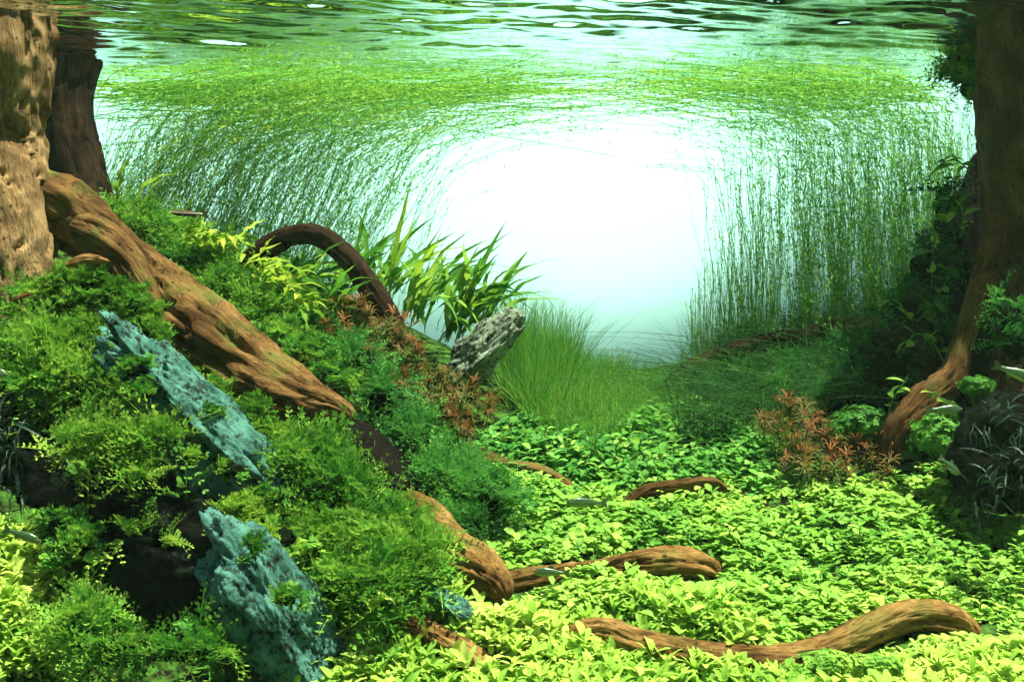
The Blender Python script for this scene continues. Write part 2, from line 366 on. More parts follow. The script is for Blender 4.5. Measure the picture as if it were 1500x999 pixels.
# ------------------------------------------------------------------ the body of water itself: faintly cloudy
mh, t, out = nodes_of("cloudy_water")
pv = N(t, "ShaderNodeVolumePrincipled"); pv.inputs["Color"].default_value = (0.50, 0.90, 0.55, 1); pv.inputs["Density"].default_value = 0.009; pv.inputs["Anisotropy"].default_value = 0.2
t.links.new(pv.outputs[0], out.inputs["Volume"])
bx0, bx1 = np.array((-1.8, -0.9, -0.6)), np.array((1.8, 2.6, 1.5))
bv = np.array([[(bx0, bx1)[a][0], (bx0, bx1)[b][1], (bx0, bx1)[c_][2]] for c_ in (0, 1) for b in (0, 1) for a in (0, 1)])
hz = obj("haze", mesh_from("haze", bv, [np.array([(0, 2, 3, 1), (4, 5, 7, 6), (0, 1, 5, 4), (2, 6, 7, 3), (0, 4, 6, 2), (1, 3, 7, 5)])], mh, False))
tag(hz, "faint green cloudiness of the water", kind="stuff")

# ------------------------------------------------------------------ generators
def frames(c):
    tan = np.gradient(c, axis=0); tan /= np.linalg.norm(tan, axis=1)[:, None]
    nrm = np.zeros_like(c); v = np.cross(tan[0], (0.3, 1, 0.2)); nrm[0] = v / np.linalg.norm(v)
    for k in range(1, len(c)):
        v = nrm[k - 1] - tan[k] * np.dot(nrm[k - 1], tan[k]); nrm[k] = v / np.linalg.norm(v)
    return tan, nrm, np.cross(tan, nrm)

def wood_geom(path, seed=0, rough=0.16, ridge=0.10, nseg=56, step=0.006, twist=1.5, flat=1.0):
    """path rows: px, py, distance, radius in px -> gnarled, fibrous, grooved limb"""
    rows = np.array([np.append(P(a, b, d), r / F * d) for a, b, d, r in path])
    seg = np.linalg.norm(np.diff(rows[:, :3], axis=0), axis=1).sum()
    n = int(np.clip(seg / step, 24, 220))
    cr, length = catmull(rows, n); c = cr[:, :3]; r = np.maximum(cr[:, 3], 0.0015)
    tan, a1, a2 = frames(c)
    th = np.linspace(0, 2 * math.pi, nseg, endpoint=False)[None, :]
    s = np.linspace(0, length, n)[:, None]
    tw = th + twist * s / max(length, .2)
    q = lambda f, fs, o: np.stack([np.cos(tw) * f + o, np.sin(tw) * f + 0 * s, s * fs + 0 * th + seed * 7.7], -1)
    rr = r[:, None] * (1 + rough * 1.5 * fbm(q(1.1, 7, 3.1), 4) + ridge * 0.9 * fbm(q(2.4, 16, 9.4), 4) - ridge * 1.1 * np.clip(1 - np.abs(vnoise(q(3.4, 11, 21.0))) * 7, 0, 1))
    rr += 0.0030 * fbm(q(10, 30, 1.0), 3)
    rr = rr * np.where(np.arange(n) < 3, np.array([0.72, 0.9, 0.98] + [1] * (n - 3)), 1)[:, None]
    rr = rr * np.concatenate([np.ones(n - 3), [0.98, 0.88, 0.66]])[:, None]
    v = c[:, None] + rr[..., None] * (np.cos(th)[..., None] * a1[:, None] + flat * np.sin(th)[..., None] * a2[:, None])
    grain = np.stack([np.cos(tw) * r[:, None], np.sin(tw) * r[:, None], 0.10 * s + 0 * th + seed], -1)
    i = np.arange(n - 1)[:, None] * nseg; j = np.arange(nseg)[None]; j1 = (j + 1) % nseg
    fq = np.stack([i + j, i + j1, i + nseg + j1, i + nseg + j], -1).reshape(-1, 4)
    V = np.vstack([v.reshape(-1, 3), c[0], c[-1]]); nb = n * nseg
    G = np.vstack([grain.reshape(-1, 3), grain[0].mean(0), grain[-1].mean(0)])
    jj = np.arange(nseg); jj1 = (jj + 1) % nseg
    f3 = np.vstack([np.stack([np.full(nseg, nb), jj1, jj], -1), np.stack([np.full(nseg, nb + 1), (n - 1) * nseg + jj, (n - 1) * nseg + jj1], -1)])
    return V, [fq, f3], G

ROOTS = []
def wood(name, path, mat, label=None, cat="driftwood", parent=None, lift=0.0, **kw):
    V, Fs, G = wood_geom(path, **kw)
    V = V + np.array((0, 0, lift))
    rows = np.array([np.append(P(a, b, d), r / F * d) for a, b, d, r in path]); ROOTS.append(catmull(rows, 60)[0])
    base = V.mean(0) if parent is None else np.array(parent.location)
    o = obj(name, mesh_from(name, V - base, Fs, M[mat], True, {"grain": G}), parent)
    if parent is None:
        o.location = base; tag(o, label, cat)
    return o

def ico(sub):
    import bmesh
    bm = bmesh.new(); bmesh.ops.create_icosphere(bm, subdivisions=sub, radius=1)
    v = np.array([x.co[:] for x in bm.verts]); f = np.array([[y.index for y in x.verts] for x in bm.faces]); bm.free()
    return v, f
ICO6, ICO5, ICO3 = ico(6), ico(5), ico(3)

def rot_euler(rx, ry, rz):
    return np.array(Matrix.Rotation(rz, 3, 'Z') @ Matrix.Rotation(ry, 3, 'Y') @ Matrix.Rotation(rx, 3, 'X'))

def rock(name, px, py, d, rad, rot, mat, label, seed=1, sub=ICO6, cuts=9, strata=0.0, rough=0.14, cat="rock", lump=0.14):
    """rad in px (x, depth, z): a sphere cut by planes into facets, then weathered and pitted"""
    v = sub[0].copy(); r_ = np.random.default_rng(seed)
    for k in range(cuts):
        nrm = r_.normal(size=3); nrm /= np.linalg.norm(nrm); dist = r_.uniform(0.5, 0.85)
        over = v @ nrm - dist; v = v - np.clip(over, 0, None)[:, None] * nrm * 0.92
    n0 = sub[0]
    disp = rough * fbm(v * 2.2 + seed * 3.3, 4) + lump * fbm(v * 6 * np.array((0.4, 1.1, 1.1)) + seed, 5) + 0.05 * fbm(v * 24 + seed, 3) - 0.05 * np.clip(1 - 6 * np.abs(vnoise(v * 3.1 + seed)), 0, 1)
    if strata: disp = disp + strata * np.clip(np.sin(v[:, 2] * 13 + 3 * fbm(v * 2 + 5, 3)), -0.3, 1) * (0.5 + vnoise(v * 2.3 + 8))
    v = v + n0 * disp[:, None]
    v = v * (np.array(rad) / F * d)
    v = v @ rot_euler(*[math.radians(a) for a in rot]).T
    o = obj(name, mesh_from(name, v, [sub[1]], M[mat])); o.location = P(px, py, d)
    tag(o, label, cat)
    return o

def tubes(c, r, sides=3, tint=None):
    """c (N,K,3) centre lines, r (N,K): N thin stems in one go"""
    n, k, _ = c.shape
    tan = np.gradient(c, axis=1); tan /= np.linalg.norm(tan, axis=2)[..., None] + 1e-12
    ref = np.random.default_rng(2).normal(size=(n, 1, 3)); a1 = np.cross(tan, ref); a1 /= np.linalg.norm(a1, axis=2)[..., None] + 1e-12
    a2 = np.cross(tan, a1)
    th = np.arange(sides) * 2 * math.pi / sides
    v = c[:, :, None] + r[..., None, None] * (np.cos(th)[:, None] * a1[:, :, None] + np.sin(th)[:, None] * a2[:, :, None])
    b = (np.arange(n)[:, None, None] * k + np.arange(k - 1)[None, :, None]) * sides; j = np.arange(sides)[None, None]; j1 = (j + 1) % sides
    f = np.stack([b + j, b + j1, b + sides + j1, b + sides + j], -1).reshape(-1, 4)
    tt = None if tint is None else np.repeat(tint, k * sides)
    return v.reshape(-1, 3), f, tt

def leaf_strip(length, prof, bend=0.5, fold=0.15, width=1.0, wave=0.0, twist=0.0):
    """a leaf along +Y, blade width from prof, drooping by bend; three columns so the midrib shows"""
    k = len(prof); tpar = np.linspace(0, 1, k)
    a = bend * tpar; y = np.concatenate(([0], np.cumsum(np.cos((a[1:] + a[:-1]) / 2)))) * length / (k - 1)
    z = -np.concatenate(([0], np.cumsum(np.sin((a[1:] + a[:-1]) / 2)))) * length / (k - 1)
    wv = np.array(prof) * width * 0.5
    x = np.stack([-wv, 0 * wv, wv], -1); zz = z[:, None] + np.stack([wv * fold, 0 * wv, wv * fold], -1) * 2
    zz[:, 0] += wave * np.sin(tpar * 21) * wv; zz[:, 2] += wave * np.sin(tpar * 19 + 2) * wv
    v = np.stack([x, np.repeat(y[:, None], 3, 1), zz], -1)
    if twist:
        for q in range(k):
            cth, sth = math.cos(twist * tpar[q]), math.sin(twist * tpar[q]); xx, z_ = v[q, :, 0].copy(), v[q, :, 2] - z[q]
            v[q, :, 0] = xx * cth - z_ * sth; v[q, :, 2] = z[q] + xx * sth + z_ * cth
    return v.reshape(-1, 3), grid_faces(k, 3)

def combine(parts):
    V, Fs, o = [], {3: [], 4: []}, 0
    for v, f in parts:
        V.append(v); Fs[f.shape[1]].append(f + o); o += len(v)
    return np.vstack(V), [np.vstack(x) for x in Fs.values() if x]

def basis(dirs, roll=None):
    """rotation matrices (N,3,3) with local +Y along dirs and local +Z as near up as can be"""
    d = dirs / (np.linalg.norm(dirs, axis=1)[:, None] + 1e-12)
    up = np.tile((0.0, 0.0, 1.0), (len(d), 1)); par = np.abs(d[:, 2]) > 0.97; up[par] = (0, -1, 0)
    x = np.cross(d, up); x /= np.linalg.norm(x, axis=1)[:, None]; z = np.cross(x, d)
    if roll is not None:
        c, s = np.cos(roll)[:, None], np.sin(roll)[:, None]; x, z = x * c + z * s, z * c - x * s
    return np.stack([x, d, z], -1)

def scatter(protos, pos, R, scale, pick, tint):
    """copy proto meshes to every position, merged"""
    V, F3, F4, T, o = [], [], [], [], 0
    for pi, pr in enumerate(protos):
        pv, pfs = pr[0], pr[1]; pt = pr[2] if len(pr) > 2 else np.zeros(len(pv))
        m = pick == pi; n = int(m.sum())
        if not n: continue
        v = np.einsum('nij,kj->nki', R[m], pv) * scale[m][:, None, None] + pos[m][:, None]
        V.append(v.reshape(-1, 3)); T.append(np.clip(tint[m][:, None] + pt[None], 0, 1).ravel())
        for f in pfs:
            ff = (f[None] + (np.arange(n) * len(pv))[:, None, None] + o).reshape(-1, f.shape[1])
            (F3 if f.shape[1] == 3 else F4).append(ff)
        o += n * len(pv)
    Fs = [np.vstack(x) for x in (F3, F4) if x]
    return np.vstack(V), Fs, np.concatenate(T)

def in_poly(px, py, poly):
    inside = np.zeros(px.shape, bool); n = len(poly)
    for k in range(n):
        (x1, y1), (x2, y2) = poly[k], poly[(k + 1) % n]
        c = ((y1 > py) != (y2 > py)) & (px < (x2 - x1) * (py - y1) / (y2 - y1 + 1e-9) + x1)
        inside ^= c
    return inside

# ------------------------------------------------------------------ driftwood
wood("driftwood_snag", [(5,-260,1.62,74),(2,-120,1.62,74),(0,0,1.62,75),(1,60,1.62,76),(0,110,1.62,74),(-6,160,1.62,70),(-8,220,1.62,70),(-3,290,1.60,76),(12,350,1.58,70),(18,420,1.56,54),(32,490,1.54,38),(50,540,1.53,26)],
     "wood_tan", "tan gnarled driftwood trunk rising along the left edge of the picture", seed=41, rough=0.07, ridge=0.24, nseg=84, step=0.005)
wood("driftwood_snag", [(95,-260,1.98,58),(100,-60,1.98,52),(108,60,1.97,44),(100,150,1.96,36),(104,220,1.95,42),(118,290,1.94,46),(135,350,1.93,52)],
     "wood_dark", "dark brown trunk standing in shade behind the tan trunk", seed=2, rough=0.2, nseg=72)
wood("driftwood_log", [(10,275,1.64,40),(70,300,1.62,46),(130,335,1.60,42),(190,388,1.58,38),(245,450,1.55,56),(305,500,1.51,60),(365,545,1.48,52),(430,582,1.45,38),(490,600,1.43,22),(520,612,1.42,10)],
     "wood_brown", "long brown log sloping down from the tan trunk to the red plants", seed=3, rough=0.24, ridge=0.24, nseg=84, step=0.005)
wood("driftwood_root", [(110,330,1.50,20),(150,350,1.49,26),(185,385,1.48,26),(208,430,1.47,24),(225,480,1.46,18),(238,530,1.45,12)],
     "wood_brown", "short brown root dropping in front of the sloping log above the moss cushion", seed=4, rough=0.16, ridge=0.2, nseg=64)
wood("driftwood_spur", [(20,440,1.42,6),(60,437,1.41,12),(100,450,1.40,17),(135,468,1.39,14),(160,480,1.39,4)],
     "wood_orange", "flat yellowish wood spur jutting right from the foot of the tan trunk", seed=5, ridge=0.2, nseg=40, flat=0.6)
wood("driftwood_spur", [(85,402,1.40,3),(105,388,1.40,8),(130,380,1.40,9),(160,384,1.40,3)],
     "wood_orange", "small pale wood splinter above the round moss cushion", seed=6, nseg=32)
wood("driftwood_branch", [(350,400,1.80,16),(385,368,1.79,17),(425,346,1.78,15),(465,346,1.77,15),(505,374,1.76,16),(538,415,1.76,17),(565,458,1.76,18),(590,510,1.76,18)],
     "wood_dark", "dark arched branch bending over the fern leaves", seed=7, rough=0.1, nseg=40)
wood("driftwood_log", [(440,600,1.50,20),(490,640,1.48,38),(545,690,1.45,46),(590,740,1.42,44),(625,785,1.38,34)],
     "wood_deep_shade", "log under the dark hanging moss, coloured black for the shaded gap", seed=28, rough=0.25, nseg=64)  # black wood colour stands in for shade below the sloping log
wood("driftwood_log", [(590,752,1.36,30),(625,782,1.33,36),(665,818,1.30,38),(705,848,1.27,33),(730,870,1.25,22),(742,888,1.24,12)],
     "wood_orange", "thick brown log end coming out under the moss in the middle front", seed=8, rough=0.2, ridge=0.34, nseg=64, step=0.004, lift=0.008)
wood("driftwood_root", [(715,866,1.28,10),(760,862,1.30,14),(820,852,1.33,14),(880,845,1.35,15),(940,838,1.36,22),(990,838,1.36,29),(1030,845,1.36,26),(1052,860,1.36,13)],
     "wood_orange", "orange brown root with a rounded knob end lying in the middle of the carpet", seed=9, rough=0.24, ridge=0.34, nseg=64, step=0.004, lift=0.010)
rc = empty("driftwood_root", P(1150, 960, 1.2))
tag(rc, "longest front root, wavy and forked, arching up at its right end", "driftwood")
wood("root_limb", [(830,965,1.205,9),(850,928,1.205,14),(888,926,1.20,18),(940,946,1.19,21),(1010,962,1.185,22),(1090,966,1.185,18),(1165,960,1.19,18),(1225,944,1.21,20),(1280,920,1.23,24),(1335,903,1.245,26),(1385,910,1.26,25),(1418,935,1.265,20),(1436,975,1.27,16)],
     "wood_orange", parent=rc, seed=10, rough=0.24, ridge=0.30, nseg=64, step=0.005, lift=0.000)
wood("root_fork", [(1090,975,1.18,14),(1140,978,1.17,16),(1190,988,1.16,16),(1235,1008,1.15,14),(1270,1040,1.14,10)],
     "wood_brown", parent=rc, seed=11, nseg=40, lift=0.006)
wood("driftwood_root", [(548,930,1.20,8),(580,918,1.19,16),(630,942,1.175,17),(680,972,1.165,20),(725,1005,1.155,18),(760,1040,1.15,12)],
     "wood_orange", "short pitted root half buried in the yellow leaves at the front left", seed=12, rough=0.18, nseg=48, lift=0.010)
wood("driftwood_root", [(630,640,1.64,12),(680,668,1.61,15),(740,690,1.60,14),(800,704,1.59,13),(860,745,1.58,8)],
     "wood_brown", "thin dark root under the dark leafy plants left of the middle", seed=13, nseg=40, rough=0.3, ridge=0.25, lift=0.006)
wood("driftwood_root", [(905,750,1.555,8),(945,718,1.56,13),(1000,710,1.56,14),(1045,710,1.56,14),(1090,750,1.56,8)],
     "wood_brown", "small brown root showing across the carpet behind the rounded knob", seed=14, nseg=48, rough=0.4, ridge=0.3, lift=-0.003)
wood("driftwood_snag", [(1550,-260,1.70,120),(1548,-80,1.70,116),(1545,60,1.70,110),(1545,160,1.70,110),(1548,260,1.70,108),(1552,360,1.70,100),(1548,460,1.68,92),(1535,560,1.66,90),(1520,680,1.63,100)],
     "wood_shade", "brown trunk filling the right edge of the picture, darkened in colour for shade", seed=15, rough=0.12, nseg=72, step=0.006)  # shade on this trunk is part of its wood colour
wood("driftwood_root", [(1470,300,1.68,20),(1452,380,1.66,20),(1430,440,1.64,16),(1412,505,1.62,15),(1395,555,1.61,19),(1350,592,1.60,26),(1315,625,1.59,23),(1300,665,1.585,16),(1290,705,1.58,12)],
     "wood_root", "bent brown root leading down from the dark right trunk to the red plants", seed=16, rough=0.18, ridge=0.2, nseg=56)
wood("driftwood_log", [(965,580,1.93,8),(1005,545,1.93,12),(1060,518,1.94,11),(1120,502,1.95,13),(1180,494,1.95,15),(1240,484,1.95,17),(1320,500,1.93,36),(1400,530,1.9,40)],
     "wood_dark", "dark log lying on the hill on the right under the tall stems", seed=17, rough=0.2, nseg=48)
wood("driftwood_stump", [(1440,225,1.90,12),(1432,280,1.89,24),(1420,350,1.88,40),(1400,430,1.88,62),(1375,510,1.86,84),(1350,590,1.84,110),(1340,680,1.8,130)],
     "wood_deep_shade", "broad stump coloured black for the shade behind the hanging vine leaves", seed=18, rough=0.3, ridge=0.2, nseg=80)  # near-black wood stands in for the shadow mass on the right bank
wood("driftwood_root", [(1270,520,1.72,10),(1295,500,1.71,17),(1325,494,1.70,17),(1350,515,1.70,14),(1365,560,1.70,8)],
     "wood_dark", "short reddish root curving out of the dark right bank", seed=19, nseg=40)

# ------------------------------------------------------------------ rocks
rock("rock_slab", 302, 634, 1.29, (225, 70, 54), (12, 43, -8), "rock_teal", "long teal grey rock slab sloping down under the mossy ridge", seed=5, strata=0.2, cuts=4, rough=0.34)
rock("rock_boulder", 398, 890, 1.14, (158, 80, 66), (-8, 56, 5), "rock_teal", "smooth teal boulder at the front left beside the yellow leaves", seed=33, cuts=2, rough=0.30, lump=0.06)
rock("rock_boulder", 265, 840, 1.22, (110, 60, 105), (0, 10, 0), "rock_dark", "pitted rock coloured black for the shaded hollow left of the teal boulder", seed=12, rough=0.36, sub=ICO5)  # black stone colour stands in for the shade of a hollow
rock("rock_boulder", 150, 730, 1.30, (140, 60, 110), (0, 15, 0), "rock_dark", "rock face hung with moss, coloured near black for the shade under the left bank", seed=14, rough=0.36, sub=ICO5)  # near-black stone colour stands in for shade under the overhang
rock("rock_boulder", 700, 525, 1.74, (92, 40, 40), (8, -44, 10), "rock_pale", "pointed pale crusted rock leaning among ferns and grass", seed=21, cuts=8, rough=0.22)
rock("rock_pebble", 650, 880, 1.20, (52, 26, 18), (0, 26, 10), "rock_teal", "low green crusted stone beside the thick log end", seed=23, sub=ICO5)
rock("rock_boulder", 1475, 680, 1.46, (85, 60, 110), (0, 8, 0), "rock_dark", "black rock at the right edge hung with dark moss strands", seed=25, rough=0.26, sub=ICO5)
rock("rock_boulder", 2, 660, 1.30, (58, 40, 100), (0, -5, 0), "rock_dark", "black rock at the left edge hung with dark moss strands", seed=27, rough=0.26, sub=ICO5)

# ------------------------------------------------------------------ moss
def frond(nl, length, lw, branches, seed, curl=0.5):
    """one moss frond: a thin stem with small leaflets in pairs and side sprays"""
    r_ = np.random.default_rng(seed); parts = []
    def spray(org, d0, ln, n):
        t = np.linspace(0, 1, n); side = np.cross(d0, (0, 0, 1.0)); side /= np.linalg.norm(side) + 1e-9
        pts = org + d0 * (t * ln)[:, None] + np.array((0, 0, -1.0)) * (curl * ln * t ** 2)[:, None]
        for q in range(n):
            for sgn in (-1, 1):
                ld = d0 * 0.75 + side * sgn * 0.8 + np.array((0, 0, r_.uniform(-0.1, 0.5))); ld /= np.linalg.norm(ld)
                nn = np.cross(ld, (r_.uniform(-.4, .4), r_.uniform(-.4, .4), 1)); nn /= np.linalg.norm(nn)
                ll = lw * (1.1 - 0.5 * t[q]) * r_.uniform(0.8, 1.3)
                b, tip = pts[q], pts[q] + ld * ll
                mid = b + ld * ll * 0.55
                parts.append((np.array([b, mid + nn * ll * .28, tip, mid - nn * ll * .28]), np.array([[0, 1, 2, 3]])))
        tip = pts[-1] + (d0 + np.array((0, 0, -curl))) * lw
        parts.append((np.array([org - side * 0.02 * ln, org + side * 0.02 * ln, tip]), np.array([[0, 1, 2]])))
        return pts
    d0 = np.array((0.0, 1.0, 0.0)); pts = spray(np.zeros(3), d0, length, nl)
    for b in range(branches):
        q = int(nl * (0.25 + 0.5 * b / max(branches, 1))); sg = 1 if b % 2 else -1
        d = np.array((sg * r_.uniform(0.6, 1.0), 0.8, r_.uniform(-0.1, 0.3))); d /= np.linalg.norm(d)
        spray(pts[q], d, length * r_.uniform(0.4, 0.6), max(3, nl // 2))
    v, fs = combine(parts)
    return v, fs, np.clip(np.linalg.norm(v, axis=1) / length, 0, 1) * 0.5 - 0.25
FR_LONG = [frond(9, 1.0, 0.16, 2, s, 0.5) for s in (1, 2, 3)]
STRAND = [(lambda a: (a[0], [a[1]], np.full(len(a[0]), tv)))(leaf_strip(1.0, [1, 1, 1, .9, .8, .5, .2], bend=b, fold=0.3, width=0.07, twist=b)) for b, tv in ((0.8, -0.5), (1.6, 0.5), (2.2, -0.5), (1.2, 0.1))]
FR_SHORT = [frond(4, 0.7, 0.42, 1, s, 0.35) for s in (4, 5, 6)]
FR_FINE = [frond(7, 1.0, 0.16, 2, s, 0.25) for s in (7, 8)]

def cushion_points(blobs, n, up=0.15, seed=0):
    """points and normals on noisy ellipsoids given as px, py, d, rx, ry(px), depth(px)"""
    r_ = np.random.default_rng(seed); A = np.array([b[3] * b[4] for b in blobs], float); A /= A.sum()
    which = r_.choice(len(blobs), n, p=A)
    B = np.array(blobs, float)[which]
    nn = r_.normal(size=(n, 3)); nn /= np.linalg.norm(nn, axis=1)[:, None]
    flip = nn[:, 2] < -0.35; nn[flip, 2] *= -1
    back = (nn[:, 1] > 0.5); nn[back, 1] *= -1
    c = np.stack([(B[:, 0] - 750) / F * B[:, 2], B[:, 2], CAMZ + (HZ - B[:, 1]) / F * B[:, 2]], -1)
    R_ = np.stack([B[:, 3], B[:, 5], B[:, 4]], -1) / F * B[:, 2:3]
    k = 1 + 0.55 * fbm(c * 20 + nn * 2.6, 3)
    p = c + nn * R_ * k[:, None]
    nrm = nn / R_; nrm /= np.linalg.norm(nrm, axis=1)[:, None]
    return p, nrm

def moss(blobs, n, protos, size, mat, label, seed, droop=0.25, upb=0.5, name="moss_clump", spread=0.9, tb=0.0, gap=0.0, core=0.72):
    r_ = np.random.default_rng(seed)
    p, nrm = cushion_points(blobs, n, seed=seed)
    keep = fbm(p * 45 + seed * 1.7, 2) + r_.normal(size=n) * 0.12 > -gap
    p, nrm = p[keep], nrm[keep]; n = len(p)
    d = nrm * 0.7 + r_.normal(size=p.shape) * 0.45 * spread + np.array((0, 0, upb)) * r_.random((n, 1)) - np.array((0, 0, droop)) * (nrm[:, 2:3] < 0.3)
    R_ = basis(d, r_.normal(size=n) * 0.5)
    p = p + nrm * (0.022 * fbm(p * 38 + 2.2, 3))[:, None]
    sc = size * r_.uniform(0.6, 1.2, n) * np.where(r_.random(n) < 0.08, 1.5, 1)
    clump = fbm(p * 28 + seed, 3)
    tint = np.clip(0.42 + 0.55 * clump + r_.normal(size=n) * 0.12 + tb, 0, 1)
    p = p - nrm * size * 0.25
    V, Fs, T = scatter(protos, p, R_, sc, r_.integers(0, len(protos), n), tint)
    base = P(*blobs[0][:3])
    root = empty(name, base)
    fo = obj("fronds", mesh_from("moss_fronds", V - base, Fs, M[mat], True, {"tint": T}), root); fo["kind"] = "stuff"
    # matted body under the fronds, near black to stand for shade in the gaps
    parts = []
    for (px, py, dd, rx, ry, rz) in blobs:
        v = ICO3[0] * (1 + 0.55 * fbm(P(px, py, dd) * 20 + ICO3[0] * 2.6, 3))[:, None]
        parts.append((v * (np.array((rx, rz, ry)) / F * dd) * core + P(px, py, dd) - base, ICO3[1]))
    V, Fs = combine(parts)
    bo = obj("mat", mesh_from("moss_mat", V, Fs, M["core"]), root); bo["kind"] = "stuff"
    tag(root, label, "moss")
    return root

moss([(105,445,1.40,46,40,36),(150,430,1.41,48,30,36),(190,470,1.40,44,44,36),(215,515,1.38,30,40,30),(130,500,1.38,60,34,36)], 2600, FR_SHORT, 0.016, "moss_yellow",
     "round tight cushion of moss under the small root beside the tan trunk", 31, spread=1.1, gap=0.15)
moss([(60,525,1.36,60,34,36),(130,556,1.34,74,34,36),(40,575,1.33,50,28,30),(190,590,1.32,36,24,26)], 1300, FR_LONG, 0.042, "moss",
     "feathery moss below the wood spur at the left", 32, tb=0.1)
moss([(262,552,1.36,28,20,24),(305,582,1.34,32,22,24),(350,615,1.33,36,24,24),(395,648,1.32,32,24,24)], 1700, FR_SHORT, 0.014, "moss_yellow",
     "narrow ridge of moss between the teal slab and the sloping log", 33, spread=1.1, gap=0.15)
moss([(440,690,1.30,54,40,36),(490,730,1.29,46,40,36),(410,670,1.31,36,28,26)], 900, FR_LONG, 0.044, "moss",
     "moss mound with long fronds right of the teal slab", 34, tb=0.1)
moss([(470,800,1.25,70,46,40),(550,800,1.25,64,50,40),(595,835,1.22,36,40,34),(440,850,1.21,46,44,36),(530,868,1.19,70,34,34)], 1700, FR_LONG, 0.042, "moss",
     "large feathery moss mound in front of the thick log end", 35, tb=0.1)
moss([(215,575,1.24,22,12,16),(250,640,1.23,24,14,16),(310,600,1.26,20,10,14),(340,690,1.22,22,14,16),(390,730,1.21,26,14,16),(280,670,1.21,16,10,12),(365,800,1.12,24,12,14),(420,880,1.08,18,10,12),(200,545,1.26,24,12,14)], 900, FR_SHORT, 0.013, "moss",
     "small moss patches breaking up the long teal slab and the boulder", 50, gap=0.0)
moss([(365,765,1.20,40,30,26),(405,795,1.19,36,32,26)], 800, FR_SHORT, 0.014, "moss_yellow",
     "small yellow green moss tuft just above the teal boulder", 36, tb=0.15)
moss([(520,535,1.58,40,40,40),(565,595,1.54,36,48,36),(605,655,1.50,32,48,36),(628,700,1.46,26,36,30)], 1700, FR_FINE, 0.028, "moss_deep",
     "dark green moss hanging down the log below the red plants", 37)
moss([(660,720,1.44,50,42,40),(710,742,1.42,50,40,40),(670,768,1.39,46,30,36)], 1500, FR_FINE, 0.030, "moss_deep",
     "soft bushy moss mound right of the log in the middle", 38, tb=0.2, gap=0.12)
moss([(150,640,1.22,66,16,24),(225,648,1.21,42,16,22),(110,652,1.22,40,14,22)], 420, FR_LONG, 0.038, "moss_yellow",
     "yellowish moss fringe overhanging the dark rock face at the left", 39, droop=0.7, core=0.5)
moss([(180,945,1.09,80,20,24),(265,955,1.08,70,18,24),(125,910,1.12,30,26,24)], 560, FR_LONG, 0.036, "moss",
     "flat moss fronds along the bottom left in front of the black rock", 40, upb=0.25)
moss([(112,810,1.16,34,34,26),(92,770,1.18,26,26,22)], 420, FR_SHORT, 0.015, "moss", "small moss tuft on the dark rock beside the left carpet", 41, tb=0.1)
moss([(230,345,1.88,60,26,36),(290,395,1.82,66,36,36),(340,445,1.76,60,40,36),(390,472,1.72,48,34,36),(190,325,1.90,36,20,28)], 1900, FR_FINE, 0.040, "moss",
     "fluffy moss slope behind the long sloping log", 42, tb=0.2, gap=0.12)
moss([(420,505,1.62,40,30,36),(460,532,1.58,40,34,36),(490,565,1.54,36,32,32)], 1500, FR_SHORT, 0.017, "moss",
     "low moss cushion along the upper side of the sloping log", 43, gap=0.12)
moss([(210,790,1.16,50,16,22),(255,725,1.16,44,14,20),(170,690,1.17,60,12,20)], 110, FR_LONG, 0.034, "moss_yellow", "few thin moss sprigs hanging in the black hollow", 44, droop=0.8, core=0.3)
moss([(1460,620,1.36,46,40,36),(1480,690,1.34,46,46,36),(1440,730,1.34,36,40,26)], 110, STRAND, 0.032, "pale_moss",
     "thin dark moss strands hanging on the right edge rock", 45, droop=0.9, core=0.3, gap=0.4)
moss([(5,620,1.24,30,26,26),(14,670,1.23,32,40,26),(30,730,1.22,22,26,22)], 90, STRAND, 0.030, "pale_moss",
     "thin dark moss strands hanging on the left edge rock", 46, droop=0.9, core=0.3, gap=0.4)
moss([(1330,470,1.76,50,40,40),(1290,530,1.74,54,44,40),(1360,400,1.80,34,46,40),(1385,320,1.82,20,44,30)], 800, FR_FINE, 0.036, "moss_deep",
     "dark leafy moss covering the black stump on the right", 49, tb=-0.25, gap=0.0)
moss([(1480,470,1.52,28,36,22),(1490,510,1.52,24,22,20)], 140, FR_LONG, 0.028, "moss_deep", "dark moss tuft on the right edge trunk", 47, droop=0.5)
moss([(1410,95,1.84,34,34,30),(1425,130,1.82,24,22,25)], 420, FR_FINE, 0.040, "moss", "green moss tuft at the top of the right trunk", 48, gap=0.3)

